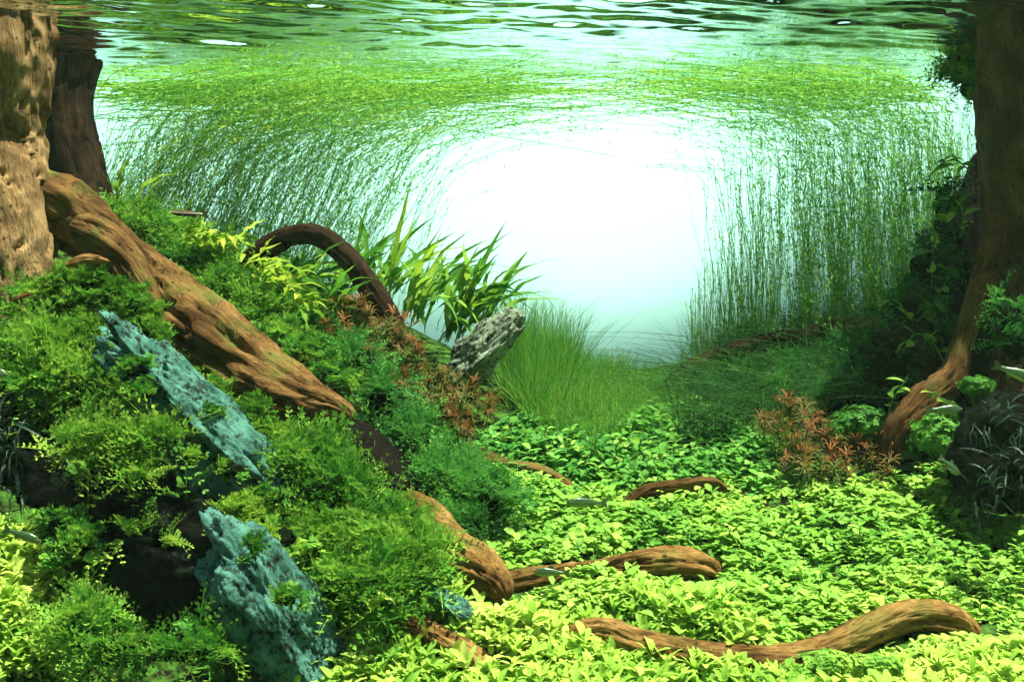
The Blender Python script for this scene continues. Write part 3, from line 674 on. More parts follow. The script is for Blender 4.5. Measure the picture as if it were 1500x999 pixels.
# moss that creeps over the bank itself and ties the mounds together
def creeping(poly, ylo, yhi, n, protos, size, mat, label, seed, zadd=0.0, tb=0.0, thr=-0.1):
    r_ = np.random.default_rng(seed); x = r_.uniform(-1.0, 1.0, n * 25); y = r_.uniform(ylo, yhi, n * 25); z = gz_fast(x, y) + zadd
    qx, qy = proj(np.stack([x, y, z], -1)); p = np.stack([x, y, z], -1); m = in_poly(qx, qy, poly)
    m &= fbm(p * 26 + seed, 3) + r_.normal(size=len(p)) * 0.08 > thr
    p = p[m][:n]; n = len(p); e = 0.01
    nrm = np.stack([-(gz_fast(p[:, 0] + e, p[:, 1]) - gz_fast(p[:, 0] - e, p[:, 1])) / (2 * e), -(gz_fast(p[:, 0], p[:, 1] + e) - gz_fast(p[:, 0], p[:, 1] - e)) / (2 * e), np.ones(n)], -1)
    nrm /= np.linalg.norm(nrm, axis=1)[:, None]
    p = p + nrm * (0.02 + 0.05 * fbm(p * 16 + 4.4, 3))[:, None]
    d = nrm * 0.5 + r_.normal(size=p.shape) * 0.5 + np.array((0.15, -0.35, 0.05))
    tint = np.clip(0.45 + 0.55 * fbm(p * 24 + seed, 3) + r_.normal(size=n) * 0.12 + tb, 0, 1)
    V, Fs, T = scatter(protos, p, basis(d, r_.normal(size=n) * 0.4), size * r_.uniform(0.6, 1.3, n), r_.integers(0, len(protos), n), tint)
    tag(obj("creeping_moss", mesh_from("creeping_moss", V, Fs, M[mat], True, {"tint": T})), label, "moss", kind="stuff")
creeping([(-60,470),(60,460),(160,500),(260,560),(400,690),(500,765),(640,820),(650,880),(480,900),(440,800),(380,700),(290,600),(180,610),(-60,600)], 1.15, 1.62, 1200, FR_LONG, 0.038, "moss", "ragged feathery moss creeping over the left bank between the mounds", 51, tb=0.05)
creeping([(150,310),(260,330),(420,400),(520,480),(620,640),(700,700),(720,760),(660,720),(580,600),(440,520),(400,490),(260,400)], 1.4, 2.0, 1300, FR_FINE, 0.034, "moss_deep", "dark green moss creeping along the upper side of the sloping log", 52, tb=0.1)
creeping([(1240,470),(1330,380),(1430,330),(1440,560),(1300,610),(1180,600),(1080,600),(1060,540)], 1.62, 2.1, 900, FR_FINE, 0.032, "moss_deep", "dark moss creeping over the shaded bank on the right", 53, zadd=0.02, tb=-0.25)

# ------------------------------------------------------------------ carpet of small leaves
SPOON = [0.28, 0.85, 1.0, 0.45]
LANCE = [0.28, 0.75, 1.0, 0.92, 0.34]
def rosette(nl, prof, length, width, tilt, seed, stem=0.0):
    """leaves round a short stalk, as local geometry with +Z up"""
    r_ = np.random.default_rng(seed); parts = []
    for q in range(nl):
        lv_, lf = leaf_strip(length * r_.uniform(0.75, 1.2), prof, bend=r_.uniform(0.3, 1.1), fold=r_.uniform(0.05, 0.3), width=width * r_.uniform(0.8, 1.15))
        az = q * 2.399 + r_.uniform(-0.3, 0.3); el = math.radians(r_.uniform(*tilt)); hgt = stem * (q + 1) / nl
        Rm = np.array(Matrix.Rotation(az, 3, 'Z') @ Matrix.Rotation(el, 3, 'X'))
        parts.append((lv_ @ Rm.T + np.array((0, 0, hgt)), lf))
    return combine(parts)
ROS_FRONT = [rosette(8, LANCE, 1.0, 0.36, (15, 75), s, 0.5) for s in (1, 2, 3, 4)]
ROS_MID = [rosette(6, SPOON, 0.78, 0.56, (0, 60), s, 0.5) for s in (5, 6, 7, 8)]

main_poly = [(395,1010),(455,915),(480,880),(560,900),(640,905),(735,880),(700,800),(740,745),(715,700),(690,640),(760,620),(900,640),(1000,600),(1060,620),(1130,660),(1200,700),(1310,705),(1400,690),(1440,760),(1520,790),(1680,800),(1700,1250),(300,1250)]
left_poly = [(-160,770),(40,790),(95,850),(110,930),(60,1000),(-20,1020),(-160,1250),(-200,1000)]
_rc = np.vstack(ROOTS)
_rc = _rc[(_rc[:, 2] < 0.40)]
def root_gap(pos):
    out_ = np.full(len(pos), 1.0)
    for a in range(0, len(pos), 4000):
        dd = np.linalg.norm(pos[a:a + 4000, None, :2] - _rc[None, :, :2], axis=2) - _rc[None, :, 3]
        dd[np.abs(pos[a:a + 4000, None, 2] - _rc[None, :, 2]) > 0.08] = 1.0
        out_[a:a + 4000] = dd.min(1)
    return out_
def lower(pos): return -0.014 * np.exp(-np.clip(root_gap(pos), 0, 1) / 0.03)
def sample_carpet(n, ylo, yhi, polys, seed, fade=0.0):
    r_ = np.random.default_rng(seed)
    x = r_.uniform(-0.95, 0.95, n); y = r_.uniform(ylo, yhi, n); z = gz_fast(x, y)
    px, py = proj(np.stack([x, y, z], -1)); m = np.zeros(n, bool)
    for po in polys: m |= in_poly(px, py, po)
    p = np.stack([x, y, z], -1)[m]
    return p[root_gap(p) > 0.002]

def carpet(pos, protos, size, mat, label, seed, name, bump=0.02, tb=0.0):
    r_ = np.random.default_rng(seed); n = len(pos)
    q = pos.copy(); q[:, 2] += bump * (0.2 + 1.2 * fbm(np.column_stack([pos[:, :2] * 11, np.full(n, 6.1)]), 3)) + r_.uniform(-0.010, 0.008, n) + lower(pos)
    d = np.column_stack([r_.normal(size=(n, 2)) * 0.3, np.ones(n)])
    d /= np.linalg.norm(d, axis=1)[:, None]
    az = r_.uniform(0, 6.283, n); x = np.stack([np.cos(az), np.sin(az), 0 * az], -1); x -= d * (x * d).sum(1)[:, None]; x /= np.linalg.norm(x, axis=1)[:, None]
    R_ = np.stack([x, np.cross(d, x), d], -1)
    clump = fbm(np.column_stack([pos[:, :2] * 7, np.full(n, seed + 3.3)]), 3)
    tint = np.clip(0.40 + 0.6 * clump + r_.normal(size=n) * 0.13 + tb, 0, 1)
    sc = size * r_.uniform(0.7, 1.25, n)
    V, Fs, T = scatter(protos, q, R_, sc, r_.integers(0, len(protos), n), tint)
    o = obj(name, mesh_from(name, V, Fs, M[mat], True, {"tint": T}))
    tag(o, label, "plants", kind="stuff")
    return q, R_, sc, tint

front = sample_carpet(60000, 1.06, 1.30, [main_poly], 61)
fpx, fpy = proj(front)
yel = (front[:, 1] < 1.245 + 0.07 * fbm(np.column_stack([front[:, :2] * 6, np.zeros(len(front))]), 2)) & (fpx < 1120) | (front[:, 1] < 1.19 + 0.05 * fbm(np.column_stack([front[:, :2] * 6, np.ones(len(front))]), 2))
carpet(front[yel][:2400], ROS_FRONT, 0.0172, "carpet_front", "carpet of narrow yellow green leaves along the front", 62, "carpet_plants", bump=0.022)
carpet(front[~yel][:2600], ROS_MID, 0.0145, "carpet", "carpet of rounded bright green leaves behind the front root", 63, "carpet_plants", tb=0.2)
mid = sample_carpet(75000, 1.27, 1.60, [main_poly], 64)
carpet(mid[:6200], ROS_MID, 0.0132, "carpet", "carpet of rounded bright green leaves over the middle ground", 65, "carpet_plants", tb=0.05)
far = sample_carpet(36000, 1.56, 1.95, [main_poly], 66)
carpet(far[:2600], ROS_MID, 0.0155, "carpet_far", "carpet of darker green leaves at the back", 67, "carpet_plants")
lft = sample_carpet(30000, 1.0, 1.34, [left_poly], 68)
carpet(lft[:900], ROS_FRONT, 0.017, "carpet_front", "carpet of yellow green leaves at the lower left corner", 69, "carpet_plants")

# ------------------------------------------------------------------ single leafy plants that stand out of the carpet
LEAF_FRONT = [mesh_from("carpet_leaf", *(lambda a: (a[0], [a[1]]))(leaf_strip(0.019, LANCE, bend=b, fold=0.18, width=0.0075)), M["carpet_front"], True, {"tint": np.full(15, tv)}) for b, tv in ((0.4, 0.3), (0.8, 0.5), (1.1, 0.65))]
LEAF_MID = [mesh_from("carpet_leaf", *(lambda a: (a[0], [a[1]]))(leaf_strip(0.013, SPOON, bend=b, fold=0.15, width=0.008)), M["carpet"], True, {"tint": np.full(12, tv)}) for b, tv in ((0.3, 0.35), (0.7, 0.5), (1.0, 0.7))]
LEAF_FAR = [mesh_from("carpet_leaf", *(lambda a: (a[0], [a[1]]))(leaf_strip(0.015, SPOON, bend=b, fold=0.15, width=0.009)), M["carpet_far"], True, {"tint": np.full(12, tv)}) for b, tv in ((0.3, 0.4), (0.7, 0.6), (1.0, 0.9))]
def stalk_mesh(h_, mat):
    c = np.array([[(0, 0, -0.02), (0.0005, 0, 0), (0, 0.0005, h_ * 0.6), (0, 0, h_)]]); r = np.full((1, 4), 0.0007)
    v, f, _ = tubes(c, r, 4); return mesh_from("stalk", v, [f], mat, True, {"tint": np.full(len(v), 0.4)})
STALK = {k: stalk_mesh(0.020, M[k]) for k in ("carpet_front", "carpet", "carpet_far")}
def leafy(pos, leaves, mat, nl, tilt, label, group, seed, scale=1.0):
    r_ = random.Random(seed)
    for p in pos:
        root = empty("carpet_plant", p)
        root.rotation_euler = (r_.gauss(0, .2), r_.gauss(0, .2), r_.uniform(0, 6.28)); s = scale * r_.uniform(0.8, 1.2); root.scale = (s, s, s)
        tag(root, label, "plant", group)
        obj("stalk", STALK[mat], root)
        for q in range(nl):
            o = obj("leaf", r_.choice(leaves), root)
            o.rotation_euler = (math.radians(r_.uniform(*tilt)), 0, q * 2.399 + r_.uniform(-.3, .3)); o.location = (0, 0, 0.020 * (q + 1) / nl)
def raise_on(pos, up): q = pos.copy(); q[:, 2] += up + lower(pos) + 0.02 * fbm(np.column_stack([pos[:, :2] * 11, np.full(len(pos), 6.1)]), 3); return q
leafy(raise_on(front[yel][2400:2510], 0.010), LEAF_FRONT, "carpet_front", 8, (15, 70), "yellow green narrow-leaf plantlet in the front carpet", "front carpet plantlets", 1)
leafy(raise_on(mid[6200:6300], 0.008), LEAF_MID, "carpet", 6, (5, 55), "round-leaf green plantlet in the middle carpet", "middle carpet plantlets", 2)
leafy(raise_on(far[2600:2660], 0.010), LEAF_FAR, "carpet_far", 6, (0, 50), "round-leaf dark green plantlet in the back carpet", "back carpet plantlets", 3)

# ------------------------------------------------------------------ fine tall stems that bend over at the surface
def curtain(base, phi0, az, length, ztop, k=20, seed=0, bendlen=0.16, side=1, wob=0.05):
    """grow stems from base points: upright at first, turning flat along the surface"""
    r_ = np.random.default_rng(seed); n = len(base)
    c = np.zeros((n, k, 3)); c[:, 0] = base; ds = length / (k - 1)
    ph = r_.uniform(0, 6.28, (n, 2)); fr_ = r_.uniform(20, 45, (n, 2))
    for q in range(1, k):
        zz = c[:, q - 1, 2]; u = np.clip(1 - (ztop - zz) / bendlen, 0, 1); u = u * u * (3 - 2 * u)
        phi = phi0 * (1 - u) + math.radians(91) * u
        dirv = np.stack([np.sin(phi) * np.cos(az), np.sin(phi) * np.sin(az), np.cos(phi)], -1)
        s_ = (q * ds)
        dirv[:, 0] += wob * np.sin(fr_[:, 0] * s_ + ph[:, 0]); dirv[:, 1] += wob * np.sin(fr_[:, 1] * s_ + ph[:, 1])
        c[:, q] = c[:, q - 1] + dirv * ds[:, None]
        c[:, q, 1] = np.minimum(c[:, q, 1], BACK_Y - 0.012)
        c[:, q, 2] = np.minimum(c[:, q, 2], WATER_Z - 0.004)
    return c

FLECK = (np.array([(0, 0, 0), (0.12, 0.45, 0.05), (0, 1, 0), (-0.12, 0.45, 0.05)], float), [np.array([[0, 1, 2, 3]])])
def stems_obj(name, c, r0, fleck, fsize, mat, label, tint, seed, cat="plants"):
    r_ = np.random.default_rng(seed); n, k, _ = c.shape
    r = r0 * np.linspace(1, 0.5, k)[None] * r_.uniform(0.7, 1.3, (n, 1))
    v1, f1, t1 = tubes(c, r, 3, tint)
    V, Fs, T = v1, [f1], t1
    if fleck:
        m = n * fleck; si = r_.integers(0, n, m); u = r_.uniform(1, k - 1.001, m); i = u.astype(int); f = (u - i)[:, None]
        p = c[si, i] * (1 - f) + c[si, np.minimum(i + 1, k - 1)] * f
        tan = c[si, np.minimum(i + 1, k - 1)] - c[si, i]; tan /= np.linalg.norm(tan, axis=1)[:, None] + 1e-9
        d = tan * 0.8 + r_.normal(size=(m, 3)) * 0.5
        v2, f2, t2 = scatter([FLECK], p, basis(d, r_.uniform(0, 6.28, m)), fsize * r_.uniform(0.6, 1.4, m), np.zeros(m, int), np.clip(tint[si] + r_.normal(size=m) * 0.15, 0, 1))
        Fs = [np.vstack([f1, f2[0] + len(v1)])]; V = np.vstack([v1, v2]); T = np.concatenate([t1, t2])
    o = obj(name, mesh_from(name, V, Fs, M[mat], True, {"tint": T}))
    tag(o, label, cat, kind="stuff")
    return o

# left curtain
n = 900
r_ = np.random.default_rng(81)
px = 145 + 365 * r_.beta(1.0, 1.5, n); px = px + 22 * np.sin(px * 0.11) + r_.normal(size=n) * 5; dd = r_.uniform(1.97, 2.14, n)
py = 330 + 0.27 * (px - 150) + r_.uniform(0, 60, n)
base = np.stack([(px - 750) / F * dd, dd, CAMZ + (HZ - py) / F * dd], -1)
ztop = WATER_Z - 0.006 - np.abs(r_.normal(size=n)) * 0.025
c = curtain(base, np.radians(r_.normal(24, 9, n)), np.radians(r_.normal(-6, 18, n)), r_.uniform(0.25, 0.66, n), ztop, seed=82, bendlen=r_.uniform(0.06, 0.30, n), wob=0.12)
tint = np.clip(r_.normal(0.45, 0.25, n), 0, 1)
stems_obj("stem_plants", c, 0.00044, 30, 0.0085, "stem", "curtain of fine green stems arching right in front of the screen on the left", tint, 83)
# floating mat under the surface, left and middle
n = 460
px = 110 + 640 * r_.beta(1.0, 1.7, n); dd = 2.18 - 0.13 * r_.random(n) ** 1.4
base = np.stack([(px - 750) / F * dd, dd, WATER_Z - 0.008 - np.abs(r_.normal(size=n)) * 0.032], -1)
c = curtain(base, np.radians(r_.normal(86, 5, n)), np.radians(r_.normal(-4, 22, n)), r_.uniform(0.12, 0.42, n), np.full(n, WATER_Z - 0.005), k=14, seed=84, bendlen=0.03, wob=0.10)
stems_obj("floating_stems", c, 0.0008, 26, 0.009, "grass", "mat of yellow green stems floating under the surface on the left", np.clip(r_.normal(0.75, 0.18, n), 0, 1), 85)
# right curtain
n = 800
px = 1118 + 302 * r_.beta(1.5, 1.0, n); px = px + 16 * np.sin(px * 0.13) + r_.normal(size=n) * 4; dd = r_.uniform(1.93, 2.14, n)
py = 520 + r_.uniform(-45, 50, n) - 0.05 * (px - 1075)
base = np.stack([(px - 750) / F * dd, dd, CAMZ + (HZ - py) / F * dd], -1)
ztop = WATER_Z - 0.006 - np.abs(r_.normal(size=n)) * 0.05
c = curtain(base, np.radians(r_.normal(2.5, 5, n)), np.radians(r_.normal(180, 25, n)), r_.uniform(0.22, 0.64, n), ztop, seed=86, bendlen=r_.uniform(0.04, 0.22, n), wob=0.12)
stems_obj("stem_plants", c, 0.00046, 32, 0.009, "stem", "curtain of upright fine green stems on the right reaching the surface", np.clip(r_.normal(0.35, 0.2, n), 0, 1), 87)
# short sparse stems at the left of the right curtain
n = 190
px = 1015 + 120 * r_.random(n); dd = r_.uniform(2.0, 2.15, n); py = 545 + r_.uniform(-20, 30, n)
base = np.stack([(px - 750) / F * dd, dd, CAMZ + (HZ - py) / F * dd], -1)
c = curtain(base, np.radians(r_.normal(2, 5, n)), np.radians(r_.normal(180, 60, n)), r_.uniform(0.08, 0.34, n) * (0.5 + (px - 1015) / 160), np.full(n, WATER_Z), k=16, seed=88, bendlen=0.05)
stems_obj("stem_plants", c, 0.0007, 14, 0.006, "stem", "short loose stems beside the bright gap on the right", np.clip(r_.normal(0.4, 0.2, n), 0, 1), 89)
# floating mat on the right
n = 260
px = 1020 + 380 * r_.beta(1.5, 1.2, n); dd = 2.18 - 0.14 * r_.random(n) ** 1.4
base = np.stack([(px - 750) / F * dd, dd, WATER_Z - 0.006 - np.abs(r_.normal(size=n)) * 0.030], -1)
c = curtain(base, np.radians(r_.normal(84, 7, n)), np.radians(r_.normal(178, 24, n)), r_.uniform(0.10, 0.34, n), np.full(n, WATER_Z - 0.004), k=14, seed=90, bendlen=0.03, wob=0.12)
stems_obj("floating_stems", c, 0.0008, 26, 0.009, "grass", "mat of yellow green stems floating under the surface on the right", np.clip(r_.normal(0.65, 0.2, n), 0, 1), 91)
# thin loose tips trailing across the bright gap
n = 90
px = r_.uniform(640, 1040, n); dd = r_.uniform(1.95, 2.16, n)
base = np.stack([(px - 750) / F * dd, dd, WATER_Z - 0.012 - np.abs(r_.normal(size=n)) * 0.03], -1)
c = curtain(base, np.radians(r_.normal(92, 10, n)), np.radians(np.where(px > 900, 175, 3) + r_.normal(0, 25, n)), r_.uniform(0.08, 0.26, n), np.full(n, WATER_Z), k=12, seed=92, bendlen=0.01, wob=0.14)
stems_obj("floating_stems", c, 0.0006, 10, 0.006, "stem", "few loose stem tips trailing across the bright gap at the surface", np.clip(r_.normal(0.55, 0.2, n), 0, 1), 93)

n = 70
px = 400 + 190 * r_.random(n); dd = r_.uniform(1.98, 2.14, n); py = 380 + 0.25 * (px - 400) + r_.uniform(0, 50, n)
base = np.stack([(px - 750) / F * dd, dd, CAMZ + (HZ - py) / F * dd], -1)
c = curtain(base, np.radians(r_.normal(28, 10, n)), np.radians(r_.normal(-4, 25, n)), r_.uniform(0.2, 0.62, n), WATER_Z - 0.01 - np.abs(r_.normal(size=n)) * 0.05, seed=94, bendlen=r_.uniform(0.06, 0.25, n), wob=0.14)
stems_obj("stem_plants", c, 0.0005, 22, 0.007, "stem", "loose single stems straying from the left curtain into the bright gap", np.clip(r_.normal(0.4, 0.2, n), 0, 1), 95)
n = 60
px = 1040 + 90 * r_.random(n) ** 0.7; dd = r_.uniform(2.0, 2.15, n); py = 540 + r_.uniform(-20, 20, n)
base = np.stack([(px - 750) / F * dd, dd, CAMZ + (HZ - py) / F * dd], -1)
c = curtain(base, np.radians(r_.normal(3, 6, n)), np.radians(r_.normal(180, 40, n)), r_.uniform(0.25, 0.6, n), WATER_Z - 0.01 - np.abs(r_.normal(size=n)) * 0.05, seed=96, bendlen=r_.uniform(0.05, 0.2, n), wob=0.12)
stems_obj("stem_plants", c, 0.0005, 26, 0.007, "stem", "loose single stems straying from the right curtain into the bright gap", np.clip(r_.normal(0.4, 0.2, n), 0, 1), 97)

# ------------------------------------------------------------------ grass
def grass(poly, n, h_, lean, mat, label, seed, ylo, yhi, r0=0.00065, k=5, droop=0.5, zadd=0.0, tb=0.5, fleck=0, hfun=None):
    r_ = np.random.default_rng(seed)
    x = r_.uniform(-0.7, 0.95, n * 30); y = r_.uniform(ylo, yhi, n * 30); z = gz_fast(x, y) + zadd
    qx, qy = proj(np.stack([x, y, z], -1)); m = in_poly(qx, qy, poly)
    p = np.stack([x, y, z], -1)[m][:n]; n = len(p)
    hh = h_ * r_.uniform(0.45, 1.1, n) * (1 + 0.35 * fbm(np.column_stack([p[:, :2] * 9, np.full(n, 2.0)]), 2)); az = r_.uniform(0, 6.28, n); l0 = np.abs(r_.normal(size=n)) * lean
    if hfun: hh = hh * hfun(proj(p)[0])
    t = np.linspace(0, 1, k)[None]
    off_ = (l0[:, None] * t + droop * l0[:, None] * t ** 2.5) * hh[:, None]
    c = np.stack([p[:, 0:1] + np.cos(az)[:, None] * off_, p[:, 1:2] + np.sin(az)[:, None] * off_, p[:, 2:3] - 0.01 + hh[:, None] * (t - 0.25 * droop * l0[:, None] * t ** 2)], -1)
    c[..., 1] = np.minimum(c[..., 1], BACK_Y - 0.01)
    tint = np.clip(r_.normal(tb, 0.2, n), 0, 1)
    r = r0 * np.linspace(1, 0.25, k)[None] * r_.uniform(0.7, 1.3, (n, 1))
    v, f, tt = tubes(c, r, 3, tint)
    tag(obj("hair_grass", mesh_from("hair_grass", v, [f], M[mat], True, {"tint": tt})), label, "grass", kind="stuff")
grass([(745,500),(800,530),(900,545),(1010,570),(1000,640),(900,660),(790,640),(740,590)], 5400, 0.10, 0.30, "grass", "dense fine hair grass filling the middle behind the carpet", 101, 1.68, 2.14, k=5, hfun=lambda q: 0.55 + 0.5 * np.clip((920 - q) / 160, 0, 1) + 0.3 * np.clip((q - 960) / 60, 0, 1))
grass([(735,470),(800,480),(850,560),(820,620),(735,600)], 1500, 0.15, 0.28, "grass", "taller hair grass beside the pointed rock", 102, 1.78, 2.14, tb=0.4)
grass([(980,560),(1050,520),(1150,500),(1250,480),(1300,560),(1200,600),(1080,640),(990,630)], 1700, 0.085, 0.8, "grass_dark", "drooping grass over the dark hill on the right", 103, 1.70, 2.1, droop=1.2, tb=0.2, zadd=0.035)
grass([(1000,570),(1060,520),(1240,480),(1400,470),(1400,520),(1150,540)], 1300, 0.12, 0.25, "stem", "upright grass at the foot of the right stems", 104, 1.9, 2.14, tb=0.35)

# ------------------------------------------------------------------ ferns
FPROF = [0.16, 0.36, 0.58, 0.80, 0.95, 1.0, 0.98, 0.90, 0.78, 0.62, 0.42, 0.22, 0.03]
def fern(px, py, d, n, lpx, mat, label, seed, lean=0.0, wpx=11, spread=0.6, el=(45, 85)):
    r_ = random.Random(seed); base = P(px, py, d); root = empty("fern", base); tag(root, label, "fern")
    for q in range(n):
        ln = lpx / F * d * r_.uniform(0.6, 1.15)
        lv_, lf = leaf_strip(ln, FPROF, bend=r_.choice((r_.uniform(0.3, 1.2), r_.uniform(1.0, 2.4))), fold=r_.uniform(0.05, 0.25), width=0.78 * wpx / F * d * r_.uniform(0.8, 1.25), wave=0.6, twist=r_.uniform(-2.0, 2.0))
        me = mesh_from("fern_leaf", lv_, [lf], M[mat], True, {"tint": np.full(len(lv_), min(1, max(0, r_.gauss(0.5, 0.25))))})
        o = obj("leaf", me, root)
        o.rotation_euler = (math.radians(r_.uniform(*el)), 0, r_.choice((-1, 1)) * r_.uniform(0.1, spread * 2.6) + lean - 1.2)
        o.location = (r_.uniform(-.02, .02), r_.uniform(-.02, .02), r_.uniform(-0.015, 0.01))
fern(505,425,1.84,16,130,"fern","fern with narrow leaves in the arch of the dark branch",1)
fern(555,440,1.86,20,165,"fern","tall fern right behind the dark branch",2)
fern(605,465,1.85,24,170,"fern","dense fern above the red plants",3, lean=-0.2, wpx=11)
fern(655,495,1.83,26,170,"fern","broad leaved fern left of the pointed rock",4, lean=-0.2, wpx=13)
fern(705,470,1.88,20,160,"fern","fern with long leaves arching right over the pointed rock",5, lean=-0.6)
fern(530,405,1.88,16,120,"fern","fern with thin leaves rising above the top of the dark arch",13, wpx=9)
fern(625,440,1.90,18,150,"fern","tall thin fern standing furthest back against the screen",14, lean=0.3, wpx=10)
fern(685,455,1.86,18,140,"fern","fern with pale yellow leaf tips behind the pointed rock",15, lean=-0.4, wpx=12)
fern(470,395,1.82,14,90,"fern","small fern inside the curve of the dark arch",16, wpx=9, el=(0, 80))
fern(440,420,1.76,18,100,"fern","dark low fern under the left end of the arched branch",6, el=(10, 70), wpx=13)
fern(490,455,1.74,18,100,"fern","low fern between the moss slope and the red plants",12, el=(10, 70), wpx=12)
fern(285,350,1.76,12,62,"fern_yellow","yellow fern with short broad leaves on the moss slope",7, wpx=18, el=(10, 80))
fern(335,355,1.78,12,75,"fern_yellow","yellow green fern beside the dark striped fish",8, wpx=12, el=(0, 70))
fern(365,385,1.72,12,70,"fern_yellow","yellow green fern low in front of the moss slope top",17, wpx=10, el=(-10, 60))
fern(430,440,1.66,12,70,"fern_yellow","pale fern with wavy leaves above the low moss cushion",18, wpx=9, el=(-10, 50))
fern(395,400,1.70,14,80,"fern_yellow","yellow fern in front of the left end of the arched branch",9, wpx=12, el=(-10, 50))
fern(185,305,1.84,3,80,"fern_yellow","single upright yellow leaf fern beside the dark left trunk",10, wpx=15, el=(75, 88))
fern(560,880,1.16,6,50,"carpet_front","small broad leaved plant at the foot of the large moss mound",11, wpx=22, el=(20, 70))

# ------------------------------------------------------------------ red stem plants
def sprig_mesh(seed, levels=5, per=5, top=0.65):
    """one connected sprig: stem with whorls of narrow leaves, a star of leaves on top"""
    r_ = np.random.default_rng(seed); V, F4 = [], []; h_ = 0.036
    zs_ = np.linspace(0, h_, levels + 1); ring = []
    for q, z in enumerate(zs_):
        cx, cy_ = 0.0015 * math.sin(q * 1.3 + seed), 0.0015 * math.cos(q * 1.7 + seed); ring.append(len(V))
        for s in range(3): V.append((cx + 0.0008 * math.cos(s * 2.094), cy_ + 0.0008 * math.sin(s * 2.094), z))
    for q in range(levels):
        for s in range(3): a, b = ring[q] + s, ring[q] + (s + 1) % 3; F4.append((a, b, b + 3, a + 3))
    for q in range(1, levels + 1):
        npl = per + (3 if q == levels else 0); ln0 = 0.017 if q < levels else 0.021
        for m in range(npl):
            az = m * 6.283 / npl + q * 0.6 + r_.uniform(-.25, .25); el = (0.15 if q < levels else 0.75) + r_.uniform(-.3, .35); ln = ln0 * r_.uniform(0.7, 1.2)
            d = np.array((math.cos(az) * math.cos(el), math.sin(az) * math.cos(el), math.sin(el))); sd = np.array((-math.sin(az), math.cos(az), 0)) * 0.0012
            p0 = np.array((0, 0, zs_[q])); s0 = int((az % 6.283) / 2.094) % 3; a, b = ring[q] + s0, ring[q] + (s0 + 1) % 3; k0 = len(V)
            mid_ = p0 + d * ln * 0.5 + np.array((0, 0, 0.001)); tip = p0 + d * ln - np.array((0, 0, ln * 0.25))
            V += [tuple(mid_ - sd), tuple(mid_ + sd), tuple(tip - sd * .15), tuple(tip + sd * .15)]
            F4 += [(a, b, k0 + 1, k0), (k0, k0 + 1, k0 + 3, k0 + 2)]
    V = np.array(V); tint = 0.12 + top * np.clip(V[:, 2] / 0.045, 0, 1) + 0 * V[:, 0]
    return mesh_from("red_sprig", V, [np.array(F4)], M["red"], True, {"tint": tint})
SPRIG = [sprig_mesh(s, top=(0.7, 0.3, 0.6, 0.8, 0.15, 0.5)[s]) for s in range(6)]
def sprigs(items, label, group, seed, name="red_stem_plant", lift=0.0, scale=1.0):
    r_ = random.Random(seed)
    for (px, py, d) in items:
        o = obj(name, r_.choice(SPRIG)); p = P(px, py, d); o.location = p
        o.rotation_euler = (r_.gauss(0, .35) + 0.2, r_.gauss(0, .3), r_.uniform(0, 6.28)); s = scale * r_.uniform(0.6, 1.05); o.scale = (s, s, s)
        tag(o, label, "plant", group)
r_ = random.Random(77); L1 = []
red1 = [(480,470),(530,455),(600,500),(640,555),(720,600),(710,640),(640,640),(600,600),(540,550),(480,500)]
while len(L1) < 190:
    px, py = r_.uniform(470, 730), r_.uniform(450, 645)
    if in_poly(np.array([px]), np.array([py]), red1)[0]: L1.append((px, py + 10, 1.71 - (py - 460) / 180 * 0.16))
sprigs(L1, "orange red stem plant in the clump left of the pointed rock", "red plants left of the pointed rock", 1)
red2 = [(1105,620),(1170,600),(1240,640),(1310,690),(1280,720),(1230,725),(1150,690),(1110,650)]; L2 = []
while len(L2) < 95:
    px, py = r_.uniform(1100, 1315), r_.uniform(595, 730)
    if in_poly(np.array([px]), np.array([py]), red2)[0]: L2.append((px, py + 8, 1.69 - (py - 600) / 130 * 0.17))
sprigs(L2, "orange red stem plant in the clump left of the bent right root", "red plants by the right root", 2)
sprigs([(1080,612,1.78),(1092,606,1.78),(1072,620,1.77)], "orange red stem plant in the small tuft by the right hill", "small red tuft by the right hill", 3)
sprigs([(1010,606,1.84),(1022,610,1.83),(1002,612,1.84)], "faint red stem plant in the grass near the bright gap", "faint red tuft in the grass", 4)

